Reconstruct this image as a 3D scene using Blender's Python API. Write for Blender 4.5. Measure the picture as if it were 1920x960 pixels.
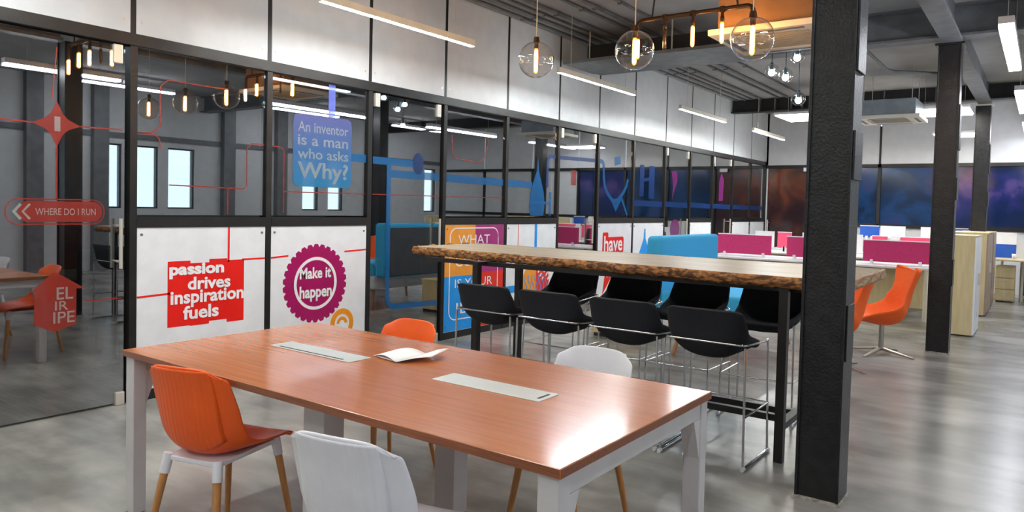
import bpy, math, random
from mathutils import Vector, Matrix
random.seed(7)
for o in list(bpy.data.objects): bpy.data.objects.remove(o)
SC = bpy.context.scene
COL = SC.collection
PI = math.pi

# ------------------------------------------------------------------ camera
YAW, PIT, ROL = 0.630440, 0.035252, 0.024102
fw = Vector((-math.sin(YAW)*math.cos(PIT), math.cos(YAW)*math.cos(PIT), -math.sin(PIT)))
rt = Vector((math.cos(YAW), math.sin(YAW), 0)); up = rt.cross(fw)
r2 = rt*math.cos(ROL)+up*math.sin(ROL); u2 = -rt*math.sin(ROL)+up*math.cos(ROL)
cd = bpy.data.cameras.new('camera'); cam = bpy.data.objects.new('camera', cd); COL.objects.link(cam)
cam.matrix_world = Matrix(((r2.x, u2.x, -fw.x, 0), (r2.y, u2.y, -fw.y, 0), (r2.z, u2.z, -fw.z, 1.45), (0, 0, 0, 1)))
cd.sensor_width = 36; cd.lens = 1370.08/1920*36; cd.shift_y = -(480-434.66)/1920; cd.clip_start = .05
SC.camera = cam

# ------------------------------------------------------------------ world, exposure
w = bpy.data.worlds.new('world'); SC.world = w; w.use_nodes = True
w.node_tree.nodes['Background'].inputs[0].default_value = (.80, .90, .93, 1)
w.node_tree.nodes['Background'].inputs[1].default_value = 1.6
SC.view_settings.view_transform = 'Standard'; SC.view_settings.look = 'None'
SC.view_settings.gamma = 1; SC.view_settings.use_curve_mapping = False
SC.view_settings.exposure = 1.3
LAMP = 20.0        # pendant lamps over the aisle
WALLLAMP = 75.0    # slim lamps washing the glazed wall
OFFICE = 7.0
SPOT = 30.0
BULB = 26.0
try:
    SC.cycles.max_bounces = 8; SC.cycles.transparent_max_bounces = 16; SC.cycles.sample_clamp_indirect = 4
except Exception: pass

# ------------------------------------------------------------------ materials
def lin(h):
    if isinstance(h, str):
        c = [int(h[i:i+2], 16)/255 for i in (0, 2, 4)]
    else: c = [v/255 for v in h]
    return tuple((v/12.92 if v <= .04045 else ((v+.055)/1.055)**2.4) for v in c)+(1,)
MATS = {}
def mat(name, c, rough=.5, metal=0, c2=None, scale=6, detail=4, bump=0, bscale=60, stretch=None, emit=None, es=0, coat=0, alpha=1, contrast=(.35, .65), spec=.5):
    if name in MATS: return MATS[name]
    m = bpy.data.materials.new(name); m.use_nodes = True; nt = m.node_tree; N = nt.nodes; L = nt.links
    b = N['Principled BSDF']; b.inputs['Roughness'].default_value = rough; b.inputs['Metallic'].default_value = metal
    b.inputs['Base Color'].default_value = lin(c); b.inputs['Specular IOR Level'].default_value = spec
    if coat: b.inputs['Coat Weight'].default_value = coat; b.inputs['Coat Roughness'].default_value = .13
    tc = N.new('ShaderNodeTexCoord'); mp = N.new('ShaderNodeMapping'); L.new(tc.outputs['Object'], mp.inputs[0])
    if stretch: mp.inputs['Scale'].default_value = stretch
    if c2 is None: c2 = tuple(max(0, v-6) for v in ([int(c[i:i+2], 16) for i in (0, 2, 4)] if isinstance(c, str) else c))
    n = N.new('ShaderNodeTexNoise'); n.inputs['Scale'].default_value = scale; n.inputs['Detail'].default_value = detail
    L.new(mp.outputs[0], n.inputs['Vector'])
    q = N.new('ShaderNodeMapRange'); q.interpolation_type = 'SMOOTHSTEP'; q.inputs[1].default_value = contrast[0]; q.inputs[2].default_value = contrast[1]
    r = N.new('ShaderNodeMix'); r.data_type = 'RGBA'; r.inputs[6].default_value = lin(c); r.inputs[7].default_value = lin(c2)
    L.new(n.outputs['Fac'], q.inputs[0]); L.new(q.outputs[0], r.inputs[0]); L.new(r.outputs[2], b.inputs['Base Color'])
    if bump:
        n2 = N.new('ShaderNodeTexNoise'); n2.inputs['Scale'].default_value = bscale; n2.inputs['Detail'].default_value = 3
        L.new(mp.outputs[0], n2.inputs['Vector'])
        bp = N.new('ShaderNodeBump'); bp.inputs['Strength'].default_value = bump; bp.inputs['Distance'].default_value = .01
        L.new(n2.outputs['Fac'], bp.inputs['Height']); L.new(bp.outputs[0], b.inputs['Normal'])
    if emit: b.inputs['Emission Color'].default_value = lin(emit); b.inputs['Emission Strength'].default_value = es
    if alpha < 1: b.inputs['Alpha'].default_value = alpha
    MATS[name] = m; return m
def emis(name, c, s):
    m = bpy.data.materials.new(name); m.use_nodes = True; nt = m.node_tree; nt.nodes.clear()
    e = nt.nodes.new('ShaderNodeEmission'); e.inputs[0].default_value = lin(c); e.inputs[1].default_value = s
    o = nt.nodes.new('ShaderNodeOutputMaterial'); nt.links.new(e.outputs[0], o.inputs[0]); return m
def glassm(name, tint, base, k, rough=0.0, ior=1.5, gl=(1, 1, 1, 1)):
    m = bpy.data.materials.new(name); m.use_nodes = True; nt = m.node_tree; nt.nodes.clear(); L = nt.links
    t = nt.nodes.new('ShaderNodeBsdfTransparent'); t.inputs[0].default_value = tint
    g = nt.nodes.new('ShaderNodeBsdfGlossy'); g.inputs['Roughness'].default_value = rough; g.inputs[0].default_value = gl
    lw = nt.nodes.new('ShaderNodeLayerWeight'); f = nt.nodes.new('ShaderNodeMath'); f.operation = 'POWER'; f.inputs[1].default_value = 4.5; L.new(lw.outputs['Facing'], f.inputs[0])
    a = nt.nodes.new('ShaderNodeMath'); a.operation = 'MULTIPLY_ADD'; a.inputs[1].default_value = k; a.inputs[2].default_value = base; a.use_clamp = True
    L.new(f.outputs[0], a.inputs[0])
    x = nt.nodes.new('ShaderNodeMixShader'); L.new(a.outputs[0], x.inputs[0]); L.new(t.outputs[0], x.inputs[1]); L.new(g.outputs[0], x.inputs[2])
    o = nt.nodes.new('ShaderNodeOutputMaterial'); L.new(x.outputs[0], o.inputs[0]); return m
def decal(name, c, c2=None, op=.6, z0=0, z1=1):
    """translucent printed film on the glass; colour may run from c (low) to c2 (high)"""
    m = bpy.data.materials.new(name); m.use_nodes = True; nt = m.node_tree; nt.nodes.clear(); L = nt.links
    t = nt.nodes.new('ShaderNodeBsdfTransparent'); d = nt.nodes.new('ShaderNodeBsdfPrincipled'); d.inputs['Roughness'].default_value = .25
    d.inputs['Base Color'].default_value = lin(c)
    if c2:
        tc = nt.nodes.new('ShaderNodeTexCoord'); s = nt.nodes.new('ShaderNodeSeparateXYZ'); L.new(tc.outputs['Object'], s.inputs[0])
        mr = nt.nodes.new('ShaderNodeMapRange'); mr.inputs[1].default_value = z0; mr.inputs[2].default_value = z1; L.new(s.outputs[2], mr.inputs[0])
        r = nt.nodes.new('ShaderNodeValToRGB'); r.color_ramp.elements[0].color = lin(c); r.color_ramp.elements[1].color = lin(c2)
        L.new(mr.outputs[0], r.inputs[0]); L.new(r.outputs[0], d.inputs['Base Color'])
    x = nt.nodes.new('ShaderNodeMixShader'); x.inputs[0].default_value = op; L.new(t.outputs[0], x.inputs[1]); L.new(d.outputs[0], x.inputs[2])
    o = nt.nodes.new('ShaderNodeOutputMaterial'); L.new(x.outputs[0], o.inputs[0]); return m

M_floor = mat('polished_concrete', '74726c', .30, c2='999690', scale=1.5, detail=6, stretch=(.8, 1, 1), contrast=(.36, .62))
def extend_floor():
    nt = M_floor.node_tree; N = nt.nodes; L = nt.links; b = N['Principled BSDF']
    mp = [n for n in N if n.type == 'MAPPING'][0]
    n = N.new('ShaderNodeTexNoise'); n.inputs['Scale'].default_value = 4; n.inputs['Detail'].default_value = 4; n.inputs['Distortion'].default_value = .15
    mp2 = N.new('ShaderNodeMapping'); mp2.inputs['Scale'].default_value = (.35, 1.3, 1); L.new(N['Texture Coordinate'].outputs['Object'], mp2.inputs[0]); L.new(mp2.outputs[0], n.inputs['Vector'])
    q = N.new('ShaderNodeMapRange'); q.interpolation_type = 'SMOOTHSTEP'; q.inputs[1].default_value = .36; q.inputs[2].default_value = .64; q.inputs[3].default_value = .84; q.inputs[4].default_value = 1.10
    L.new(n.outputs['Fac'], q.inputs[0])
    mx = N.new('ShaderNodeMix'); mx.data_type = 'RGBA'; mx.blend_type = 'MULTIPLY'; mx.inputs[0].default_value = 1
    old = b.inputs['Base Color'].links[0].from_socket
    L.new(old, mx.inputs[6]); L.new(q.outputs[0], mx.inputs[7]); L.new(mx.outputs[2], b.inputs['Base Color'])
    b.inputs['Roughness'].default_value = .27
extend_floor()
M_ceil = mat('painted_concrete_ceiling', 'a3a09e', .9, c2='989694', scale=2)
M_white = mat('white_wall_panel', 'd2d3d5', .34, c2='cccdd0')
M_pure = mat('white_laminate', 'eceef2', .3)
M_frame = mat('black_steel_frame', '24211f', .38, metal=.2, c2='1b1a19', bump=.1, bscale=90)
M_col = mat('black_painted_steel', '1d1e20', .34, c2='111213', scale=14, bump=.35, bscale=70)
M_beam = mat('grey_painted_steel', '6f7072', .5, c2='606265')
M_dark = mat('dark_recess_paint', '2b2a2b', .7)
M_chrome = mat('chrome', 'd8dadc', .12, metal=1)
M_steel = mat('brushed_steel', 'd6d1c6', .3, metal=.45)
M_alu = mat('polished_aluminium', 'b9b4aa', .28, metal=1)
M_wood = mat('reddish_brown_veneer', 'c4733c', .23, c2='b06534', scale=5, detail=3, stretch=(.5, 12, 6), contrast=(.3, .75), coat=.35)
M_woodedge = mat('veneer_edge', '8f5433', .35, c2='7b4529', scale=5, stretch=(1.5, 20, 30))
M_leg = mat('beech_wood', 'c48a50', .4, c2='b57a42', scale=8, stretch=(10, 10, 1.2))
M_slabtop = mat('slab_top_wood', 'c6b89e', .30, c2='a89579', scale=2.2, detail=9, stretch=(1.1, 9, 4), contrast=(.3, .7))
M_bark = mat('live_edge_bark', 'b98046', .7, c2='5a361a', scale=9, detail=5, stretch=(2.2, 3, 5), bump=1.0, bscale=18, contrast=(.36, .62))
M_tleg = mat('light_grey_powder_coat', 'cdc8c6', .4)
M_grommet = mat('silver_hatch', 'cfd2cf', .35, metal=.3)
M_orange = mat('orange_plastic', 'fb6418', .38, c2='f65e15')
M_wplastic = mat('white_plastic', 'e9e8ec', .35)
M_black = mat('black_fabric', '0d0f14', .85, c2='141720', scale=120, bump=.15, bscale=300)
M_blackin = mat('black_plastic', '17181a', .5)
M_greychair = mat('grey_mesh_fabric', '50545a', .8)
M_orangefab = mat('orange_fabric', 'fb6a20', .75, c2='f7621a', scale=60)
M_cyan = mat('cyan_fabric', '39aee0', .8, c2='35a8da', scale=60)
M_mag = mat('magenta_fabric', 'c02c68', .75, c2='b82762', scale=40)
M_pink = mat('pink_fabric', 'f0567c', .75)
M_blue = mat('blue_fabric', '2358b8', .7)
M_maple = mat('maple_laminate', 'd9c89c', .4, c2='cfbc8d', scale=4, stretch=(6, 6, .8))
M_mapleshade = mat('shaded_maple_laminate', 'a38c78', .4)  # maple greyed for the shading on the aisle-facing doors
M_paper = mat('white_paper', 'f4f2f2', .7)
M_carpet = mat('striped_carpet', '74776e', .95, c2='4c4f49', scale=3, stretch=(.6, 30, 1), bump=.3, bscale=200)
M_office = mat('office_wall_paint', '8d9093', .8)
M_officedark = mat('office_dark_wall', '43474b', .8)
M_room = mat('grey_room_wall', 'c9cbcd', .85)
M_acbox = mat('galvanised_box', '8d9aa3', .45, metal=.1, c2='7f8c95')
M_acwhite = mat('cassette_cream', 'e3dfd2', .45)
M_warmcasing = mat('warm_lit_casing_brown', '9b7350', .7, c2='8c6644', scale=3)  # brown stands for warm lamp light falling on the casing
M_brass = mat('bronze_pipe', '4a3624', .35, metal=.7)
M_glass = glassm('partition_glass', (.54, .58, .60, 1), .33, 1.0)
M_glob = glassm('globe_glass', (.93, .90, .86, 1), .07, 2.2, ior=1.45)
M_winpane = glassm('window_glass', (.85, .9, .95, 1), .04, .8)
M_fil = emis('glowing_filament', (255, 150, 62), BULB)
M_filcore = emis('bright_filament_core', (255, 205, 140), BULB*2.2)
M_bulbglass = glassm('bulb_glass', (1, .86, .62, 1), .05, .8)
M_bulbglow = glassm('glowing_bulb_glass', (1, .8, .5, 1), .03, .5)
def glow(m, c, s):
    nt = m.node_tree; L = nt.links; o = [n for n in nt.nodes if n.type == 'OUTPUT_MATERIAL'][0]; src = o.inputs[0].links[0].from_socket
    e = nt.nodes.new('ShaderNodeEmission'); e.inputs[0].default_value = lin(c); e.inputs[1].default_value = s
    a = nt.nodes.new('ShaderNodeAddShader'); L.new(src, a.inputs[0]); L.new(e.outputs[0], a.inputs[1]); L.new(a.outputs[0], o.inputs[0])
glow(M_bulbglow, (255, 140, 50), 1.1)
M_lamp = emis('white_tube_light', (243, 247, 255), LAMP)
M_wlamp = emis('wall_tube_light', (243, 250, 250), WALLLAMP)
M_spot = emis('cool_bulb_light', (190, 230, 255), SPOT)
M_panel_light = emis('ceiling_panel_light', (255, 252, 240), 9)
M_officefill = emis('office_fill_light', (235, 245, 255), OFFICE)
M_dbrown = decal('brown_printed_film', '3d1f1a', op=.86)
def mural(name, a, b, c):
    m = bpy.data.materials.new(name); m.use_nodes = True; nt = m.node_tree; N = nt.nodes; L = nt.links; p = N['Principled BSDF']
    p.inputs['Roughness'].default_value = .12
    tc = N.new('ShaderNodeTexCoord'); n = N.new('ShaderNodeTexNoise'); n.inputs['Scale'].default_value = 1.4; n.inputs['Detail'].default_value = 7; n.inputs['Distortion'].default_value = .8
    L.new(tc.outputs['Object'], n.inputs['Vector']); r = N.new('ShaderNodeValToRGB'); e = r.color_ramp.elements
    e[0].position = .42; e[0].color = lin(a); e[1].position = .58; e[1].color = lin(b); x = e.new(.68); x.color = lin(c)
    L.new(n.outputs['Fac'], r.inputs[0]); L.new(r.outputs[0], p.inputs['Base Color']); return m
M_mural = mural('blue_mural_film', '0b2444', '123a68', '343266')
M_mural2 = mural('violet_mural_film', '102248', '222860', '4a3e72')
M_mural0 = mural('brown_mural_film', '2c1a1e', '4a2a26', '6a3524')

# ------------------------------------------------------------------ geometry helpers
class G:
    def __init__(s): s.v = []; s.f = []; s.sm = []
    def add(s, vs, fs, smooth=False):
        n = len(s.v); s.v += [tuple(p) for p in vs]; s.f += [tuple(i+n for i in f) for f in fs]; s.sm += [smooth]*len(fs); return s
    def box(s, x0, x1, y0, y1, z0, z1):
        vs = [(x, y, z) for z in (z0, z1) for y in (y0, y1) for x in (x0, x1)]
        return s.add(vs, [(0, 2, 3, 1), (4, 5, 7, 6), (0, 1, 5, 4), (2, 6, 7, 3), (0, 4, 6, 2), (1, 3, 7, 5)])
    def prism(s, a, b, r0, r1=None, n=12, cap=True):
        a = Vector(a); b = Vector(b); r1 = r0 if r1 is None else r1; d = (b-a).normalized()
        t = Vector((0, 0, 1)) if abs(d.z) < .9 else Vector((1, 0, 0)); u = d.cross(t).normalized(); v = d.cross(u)
        vs = [a+(u*math.cos(2*PI*i/n)+v*math.sin(2*PI*i/n))*r0 for i in range(n)]+[b+(u*math.cos(2*PI*i/n)+v*math.sin(2*PI*i/n))*r1 for i in range(n)]
        s.add(vs, [(i, (i+1) % n, n+(i+1) % n, n+i) for i in range(n)], True)
        if cap: s.add(vs, [tuple(range(n-1, -1, -1)), tuple(range(n, 2*n))])
        return s
    def beam(s, a, b, wx, wy, wx1=None, wy1=None):
        """square post from a to b (mostly vertical), section wx by wy"""
        a = Vector(a); b = Vector(b); wx1 = wx if wx1 is None else wx1; wy1 = wy if wy1 is None else wy1
        q = ((-.5, -.5), (.5, -.5), (.5, .5), (-.5, .5))
        vs = [a+Vector((i*wx, j*wy, 0)) for i, j in q]+[b+Vector((i*wx1, j*wy1, 0)) for i, j in q]
        return s.add(vs, [(3, 2, 1, 0), (4, 5, 6, 7), (0, 1, 5, 4), (1, 2, 6, 5), (2, 3, 7, 6), (3, 0, 4, 7)])
    def tube(s, pts, r, n=8, closed=False):
        pts = [Vector(p) for p in pts]; k = len(pts); rings = []; prev = None
        for i, p in enumerate(pts):
            if closed: d = (pts[(i+1) % k]-pts[i-1]).normalized()
            else: d = (pts[min(i+1, k-1)]-pts[max(i-1, 0)]).normalized()
            if prev is None:
                t = Vector((0, 0, 1)) if abs(d.z) < .9 else Vector((1, 0, 0)); u = d.cross(t).normalized()
            else: u = (prev-d*prev.dot(d)).normalized()
            prev = u; v = d.cross(u); rr = r[i] if isinstance(r, (list, tuple)) else r
            rings.append([p+(u*math.cos(2*PI*j/n)+v*math.sin(2*PI*j/n))*rr for j in range(n)])
        vs = [q for R in rings for q in R]; m = k if closed else k-1
        s.add(vs, [(i*n+j, i*n+(j+1) % n, ((i+1) % k)*n+(j+1) % n, ((i+1) % k)*n+j) for i in range(m) for j in range(n)], True)
        if not closed: s.add(vs, [tuple(range(n-1, -1, -1)), tuple(range((k-1)*n, k*n))])
        return s
    def lathe(s, prof, c=(0, 0, 0), n=20):
        vs = [(c[0]+r*math.cos(2*PI*j/n), c[1]+r*math.sin(2*PI*j/n), c[2]+z) for r, z in prof for j in range(n)]
        return s.add(vs, [(i*n+j, i*n+(j+1) % n, (i+1)*n+(j+1) % n, (i+1)*n+j) for i in range(len(prof)-1) for j in range(n)], True)
    def sheet(s, P, thick):
        """P[i][j] grid of points made into a closed shell of given thickness (along -normal)"""
        R = len(P); C_ = len(P[0]); P = [[Vector(p) for p in row] for row in P]
        def nrm(i, j):
            a = P[min(i+1, R-1)][j]-P[max(i-1, 0)][j]; b = P[i][min(j+1, C_-1)]-P[i][max(j-1, 0)]
            return a.cross(b).normalized()
        Q = []
        for i in range(R):
            for j in range(C_):
                t = thick(i/(R-1), j/(C_-1)) if callable(thick) else thick
                Q.append(P[i][j]-nrm(i, j)*t)
        vs = [p for row in P for p in row]+Q; n = R*C_; f = []
        for i in range(R-1):
            for j in range(C_-1):
                a, b, c, d = i*C_+j, i*C_+j+1, (i+1)*C_+j+1, (i+1)*C_+j
                f.append((a, d, c, b)); f.append((n+a, n+b, n+c, n+d))
        for j in range(C_-1):
            f.append((j, j+1, n+j+1, n+j)); b = (R-1)*C_; f.append((b+j+1, b+j, n+b+j, n+b+j+1))
        for i in range(R-1):
            a, b = i*C_, (i+1)*C_; f.append((b, a, n+a, n+b)); a += C_-1; b += C_-1; f.append((a, b, n+b, n+a))
        return s.add(vs, f, True)
    def poly(s, pts, x, t=.0012):
        """flat printed shape on a wall facing +X: pts are (y, z)"""
        n = len(pts)
        return s.add([(x, y, z) for y, z in pts]+[(x-t, y, z) for y, z in pts], [tuple(range(n)), tuple(range(2*n-1, n-1, -1))]+[(i, n+i, n+(i+1) % n, (i+1) % n) for i in range(n)])
    def strip(s, pts, w, x, t=.0012):
        """line of width w through (y,z) points on a wall facing +X"""
        n = len(pts); P = [Vector(p) for p in pts]; a = []; b = []
        for i, p in enumerate(P):
            d = (P[min(i+1, n-1)]-P[max(i-1, 0)]).normalized(); q = Vector((-d.y, d.x))*w/2
            a.append((x, p.x+q.x, p.y+q.y)); b.append((x, p.x-q.x, p.y-q.y))
        a2 = [(x-t, y, z) for _, y, z in a]; b2 = [(x-t, y, z) for _, y, z in b]; f = []
        for i in range(n-1):
            f += [(i, i+1, n+i+1, n+i), (2*n+i, 3*n+i, 3*n+i+1, 2*n+i+1), (i, 2*n+i, 2*n+i+1, i+1), (n+i, n+i+1, 3*n+i+1, 3*n+i)]
        f += [(0, n, 3*n, 2*n), (n-1, 3*n-1, 4*n-1, 2*n-1)]
        return s.add(a+b+a2+b2, f)
    def ring(s, y, z, ro, ri, x, n=40, a0=0, a1=2*PI, t=.0012):
        pts = [(y+(ro+ri)/2*math.cos(a0+(a1-a0)*i/n), z+(ro+ri)/2*math.sin(a0+(a1-a0)*i/n)) for i in range(n+1)]
        return s.strip(pts, ro-ri, x, t)
    def build(s, name, m, parent=None, world=False, bevel=0, subd=0, seg=2, label=None, kind=None, smooth=False):
        me = bpy.data.meshes.new(name)
        off = Vector((0, 0, 0))
        if world and parent is not None:
            q = parent
            while q is not None: off += q.location; q = q.parent
        me.from_pydata([Vector(p)-off for p in s.v], [], s.f)
        for p, k in zip(me.polygons, s.sm): p.use_smooth = k or smooth
        me.materials.append(m); me.update()
        o = bpy.data.objects.new(name, me); COL.objects.link(o); o.parent = parent
        if bevel:
            b = o.modifiers.new('bevel', 'BEVEL'); b.width = bevel; b.segments = seg; b.limit_method = 'ANGLE'; b.angle_limit = .6
            for p in me.polygons: p.use_smooth = False
        if subd:
            b = o.modifiers.new('subd', 'SUBSURF'); b.levels = subd; b.render_levels = subd
        if label: o['label'] = label
        if kind: o['kind'] = kind
        return o
def thing(name, label, cat, loc=(0, 0, 0), rz=0, group=None, kind=None):
    o = bpy.data.objects.new(name, None); COL.objects.link(o); o.location = loc; o.rotation_euler = (0, 0, rz); o.empty_display_size = .1
    o['label'] = label; o['category'] = cat
    if group: o['group'] = group
    if kind: o['kind'] = kind
    return o
def tag(o, label, cat, group=None, kind=None):
    o['label'] = label; o['category'] = cat
    if group: o['group'] = group
    if kind: o['kind'] = kind
    return o
def copy_tree(o, parent=None):
    c = o.copy(); COL.objects.link(c); c.parent = parent
    for ch in KIDS.get(o.name, []) or [k for k in o.children]: copy_tree(ch, c)
    return c
KIDS = {}
def inst(proto, loc, rz, label, group=None):
    c = copy_tree(proto); c.location = loc; c.rotation_euler = (0, 0, rz); c['label'] = label
    if group: c['group'] = group
    return c
def bez(pts, n=6, r=.1):
    """round the corners of a polyline"""
    P = [Vector(p) for p in pts]; out = [P[0]]
    for i in range(1, len(P)-1):
        a, b, c = P[i-1], P[i], P[i+1]; ra = min(r, (a-b).length*.49, (c-b).length*.49)
        p0 = b+(a-b).normalized()*ra; p2 = b+(c-b).normalized()*ra
        for k in range(n+1):
            t = k/n; out.append(p0*(1-t)**2+b*2*t*(1-t)+p2*t*t)
    out.append(P[-1]); return out
def textmesh(s, bold=.0, shear=0):
    cu = bpy.data.curves.new('txt', 'FONT'); cu.body = s; cu.size = 1; cu.offset = bold; cu.extrude = 0; cu.resolution_u = 3; cu.shear = shear
    o = bpy.data.objects.new('txt', cu); COL.objects.link(o); dg = bpy.context.evaluated_depsgraph_get(); dg.update()
    me = o.evaluated_get(dg).to_mesh(); vs = [v.co.copy() for v in me.vertices]; fs = [tuple(p.vertices) for p in me.polygons]
    o.evaluated_get(dg).to_mesh_clear(); bpy.data.objects.remove(o); bpy.data.curves.remove(cu); return vs, fs
def lettering(g, s, y0, y1, z0, z1, x, bold=.02, t=.001, slope=0):
    vs, fs = textmesh(s, bold)
    if not vs: return g
    ax = min(v.x for v in vs); bx = max(v.x for v in vs); ay = min(v.y for v in vs); by = max(v.y for v in vs)
    g.add([(x, y0+(v.x-ax)/(bx-ax)*(y1-y0), z0+(v.y-ay)/(by-ay)*(z1-z0)+slope*(v.x-ax)/(bx-ax)) for v in vs], fs); return g
def rrect(y0, y1, z0, z1, r, n=6):
    out = []
    for cy, cz, a in ((y1-r, z1-r, 0), (y0+r, z1-r, PI/2), (y0+r, z0+r, PI), (y1-r, z0+r, 1.5*PI)):
        out += [(cy+r*math.cos(a+PI/2*i/n), cz+r*math.sin(a+PI/2*i/n)) for i in range(n+1)]
    return out

# ================================================================== SETTING
WX = -5.155     # face of the glazed wall
FY = 16.72      # face of the far wall
ZC = 3.66       # ceiling
TR = 2.58       # top of the transom
RA = 1.235      # top of the lower panels
tag(G().box(-5.2, 5.2, -4.2, FY+.2, -.1, 0).build('floor', M_floor), 'grey polished concrete floor with mottled patches', 'floor', kind='structure')
tag(G().box(-9.9, -5.2, -1.5, FY+.2, -.1, .002).build('floor', M_carpet), 'dark grey striped carpet inside the glazed office', 'floor', kind='structure')
tag(G().box(-9.9, 5.2, -4.2, FY+.2, ZC, ZC+.15).build('ceiling', M_ceil), 'warm grey painted concrete ceiling', 'ceiling', kind='structure')
tag(G().box(-9.9, 5.2, -4.4, -4.2, 0, ZC).build('wall_back', M_room), 'plain grey wall behind the viewpoint', 'wall', kind='structure')

# ---- glazed wall
wall = thing('wall_left', 'long wall of white upper panels over black framed glazing', 'wall', (WX, 2.5, 0), kind='structure')
MUL = [1.35, 2.56, 3.66, 4.76, 5.82, 6.92, 8.05, 9.1, 10.2, 11.35, 12.42, 13.5, 14.6, 15.7, FY]
MW = .05
ys = [-1.5, .1]+MUL
for i in range(len(ys)-1):
    a, b = ys[i], ys[i+1]
    if (a, b) == (1.35, 2.56): continue
    if b == 1.35: b = 2.56
    p = G().box(WX-.03, WX, a+.02, b-.02, TR, ZC).build('upper_panel', M_white, wall, True, bevel=.003, seg=1)
    sc = G()
    for yy in (a+.06, b-.06): sc.prism((WX-.001, yy, TR+.09), (WX+.004, yy, TR+.09), .011, n=10)
    sc.build('screw', M_steel, p, True)
for yy in [-1.5, .1, 2.56]+MUL[2:-1]:
    G().box(WX-.06, WX-.004, yy-.024, yy+.024, TR, ZC).build('upper_joint', M_frame, wall, True)
    G().box(WX-.07, WX+.012, yy-MW/2, yy+MW/2, 0, TR-.08).build('mullion', M_frame, wall, True)
G().box(WX-.07, WX+.02, -1.5, FY, TR-.085, TR).build('transom', M_frame, wall, True, bevel=.004, seg=1)

def pane(y0, y1, z0, z1, parent=None, x=WX-.02):
    return G().box(x-.006, x+.006, y0, y1, z0, z1).build('glass_pane', M_glass, parent or wall, True)
BAYS = [(2.56, 3.66), (3.66, 4.76), (5.82, 6.92), (6.92, 8.05), (9.1, 10.2), (10.2, 11.35), (12.42, 13.5), (14.6, 15.7), (15.7, FY)]
DOORS = [(1.35, 2.56), (4.76, 5.82), (8.05, 9.1), (11.35, 12.42), (13.5, 14.6)]
panels = {}
for a, b in BAYS+[(-1.5, .1), (.1, 1.35)]:
    pane(a+.03, b-.03, RA+.09, TR-.085)
    G().box(WX-.07, WX+.014, a+MW/2, b-MW/2, RA, RA+.075).build('rail', M_frame, wall, True)
    p = G().box(WX-.012, WX+.008, a+MW/2+.002, b-MW/2-.002, .075, RA).build('lower_panel', M_pure, wall, True, bevel=.002, seg=1)
    panels[a] = p
    sc = G()
    for yy in (a+.06, b-.06):
        for zz in (RA-.05, .13): sc.prism((WX+.006, yy, zz), (WX+.012, yy, zz), .010, n=10)
    sc.build('screw', M_beam, p, True)
    G().box(WX-.05, WX+.006, a+MW/2, b-MW/2, 0, .075).build('kick_base', M_frame, wall, True)

doors = []
dl = ['glass door at the left edge with red printed signs', 'glass door with blue pipe film beside the round purple print', 'glass door behind the long bar slab', 'glass door with a purple figure, fourth along the glazed wall', 'glass door farthest along the glazed wall']
for i, (a, b) in enumerate(DOORS):
    d = thing('door_%d' % (i+1), dl[i], 'door', (WX, a, 0), kind='structure'); doors.append(d)
    a2 = a+.05 if i else a-.3
    b2 = b-.05
    pane(a2, b2, .015, TR-.095, d, WX-.02)
    for yy in ((b2-.05,) if i == 0 else (a2+.05, b2-.04)):
        G().box(WX-.04, WX+.0, yy-.03, yy+.03, TR-.22, TR-.09).build('patch_fitting', M_steel, d, True, bevel=.004)
    G().box(WX-.045, WX+.006, b2-.06, b2+.0, .0, .09).build('floor_hinge', M_steel, d, True, bevel=.004)
    hy = b2-.05 if i in (0, 1) else b2-.14
    for sx, nm in ((.045, 'handle'), (-.085, 'handle')):
        h = G(); x = WX+sx
        z0, z1 = (.955, 1.30)
        h.prism((x, hy, z0), (x, hy, z1), .012, n=12)
        for zz in (z0+.05, z1-.05): h.prism((x, hy, zz), (WX-.02, hy, zz), .007, n=8)
        h.build(nm, M_steel, d, True)

# ---- printed graphics
RED = mat('red_print', 'ee1c10', .35); PURP = mat('purple_print', 'a8005f', .35); ORG = mat('orange_print', 'f59a1c', .35); WPR = mat('white_print', 'f4f4f6', .35)
BLU = mat('blue_print', '1f9bf0', .35); MAGP = mat('plum_print', 'a8327c', .35); ORG2 = mat('light_orange_print', 'f2a03c', .35); RED2 = mat('coral_red_print', 'e8382c', .35)
X1 = WX+.0095; X2 = WX+.011; X3 = WX+.0125; X4 = WX+.014
pA, pB, pC, pD, pE, pF = (panels[k] for k in (2.56, 3.66, 5.82, 6.92, 9.1, 10.2))
g = G(); g.strip([(3.302, 1.233), (3.302, .96)], .016, X1); g.strip([(2.59, .742), (2.83, .75)], .014, X1); g.strip([(3.42, .975), (3.63, .975)], .014, X1)
g.build('red_line', RED, pA, True)
# ragged red block
g = G()
for y0, y1, z0, z1 in ((2.812, 2.985, .50, .985), (2.985, 3.14, .495, .965), (3.14, 3.29, .515, .99), (3.29, 3.438, .49, .975)): g.poly([(y0, z0), (y1+.001, z0), (y1+.001, z1), (y0, z1)], X1)
g.build('red_block', RED, pA, True)
g = G()
lettering(g, 'passion', 2.822, 3.262, .855, .965, X3, .045); lettering(g, 'drives', 2.965, 3.318, .765, .862, X3, .03)
lettering(g, 'inspiration', 2.832, 3.436, .635, .762, X3, .03); lettering(g, 'fuels', 2.93, 3.22, .545, .648, X3, .03)
g.build('lettering', WPR, pA, True, label='white slogan passion drives inspiration fuels')
gy, gz = 4.152, .732
g = G(); pts = []; n = 30
for i in range(n):
    for da, r in ((0, .318), (.055, .345), (.155, .345)): a = 2*PI*i/n+da; pts.append((gy+r*math.cos(a), gz+r*math.sin(a)))
g.poly(pts, X1); g.build('purple_disc', PURP, pB, True)
G().ring(gy, gz, .232, .205, X2).build('white_ring', WPR, pB, True)
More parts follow.
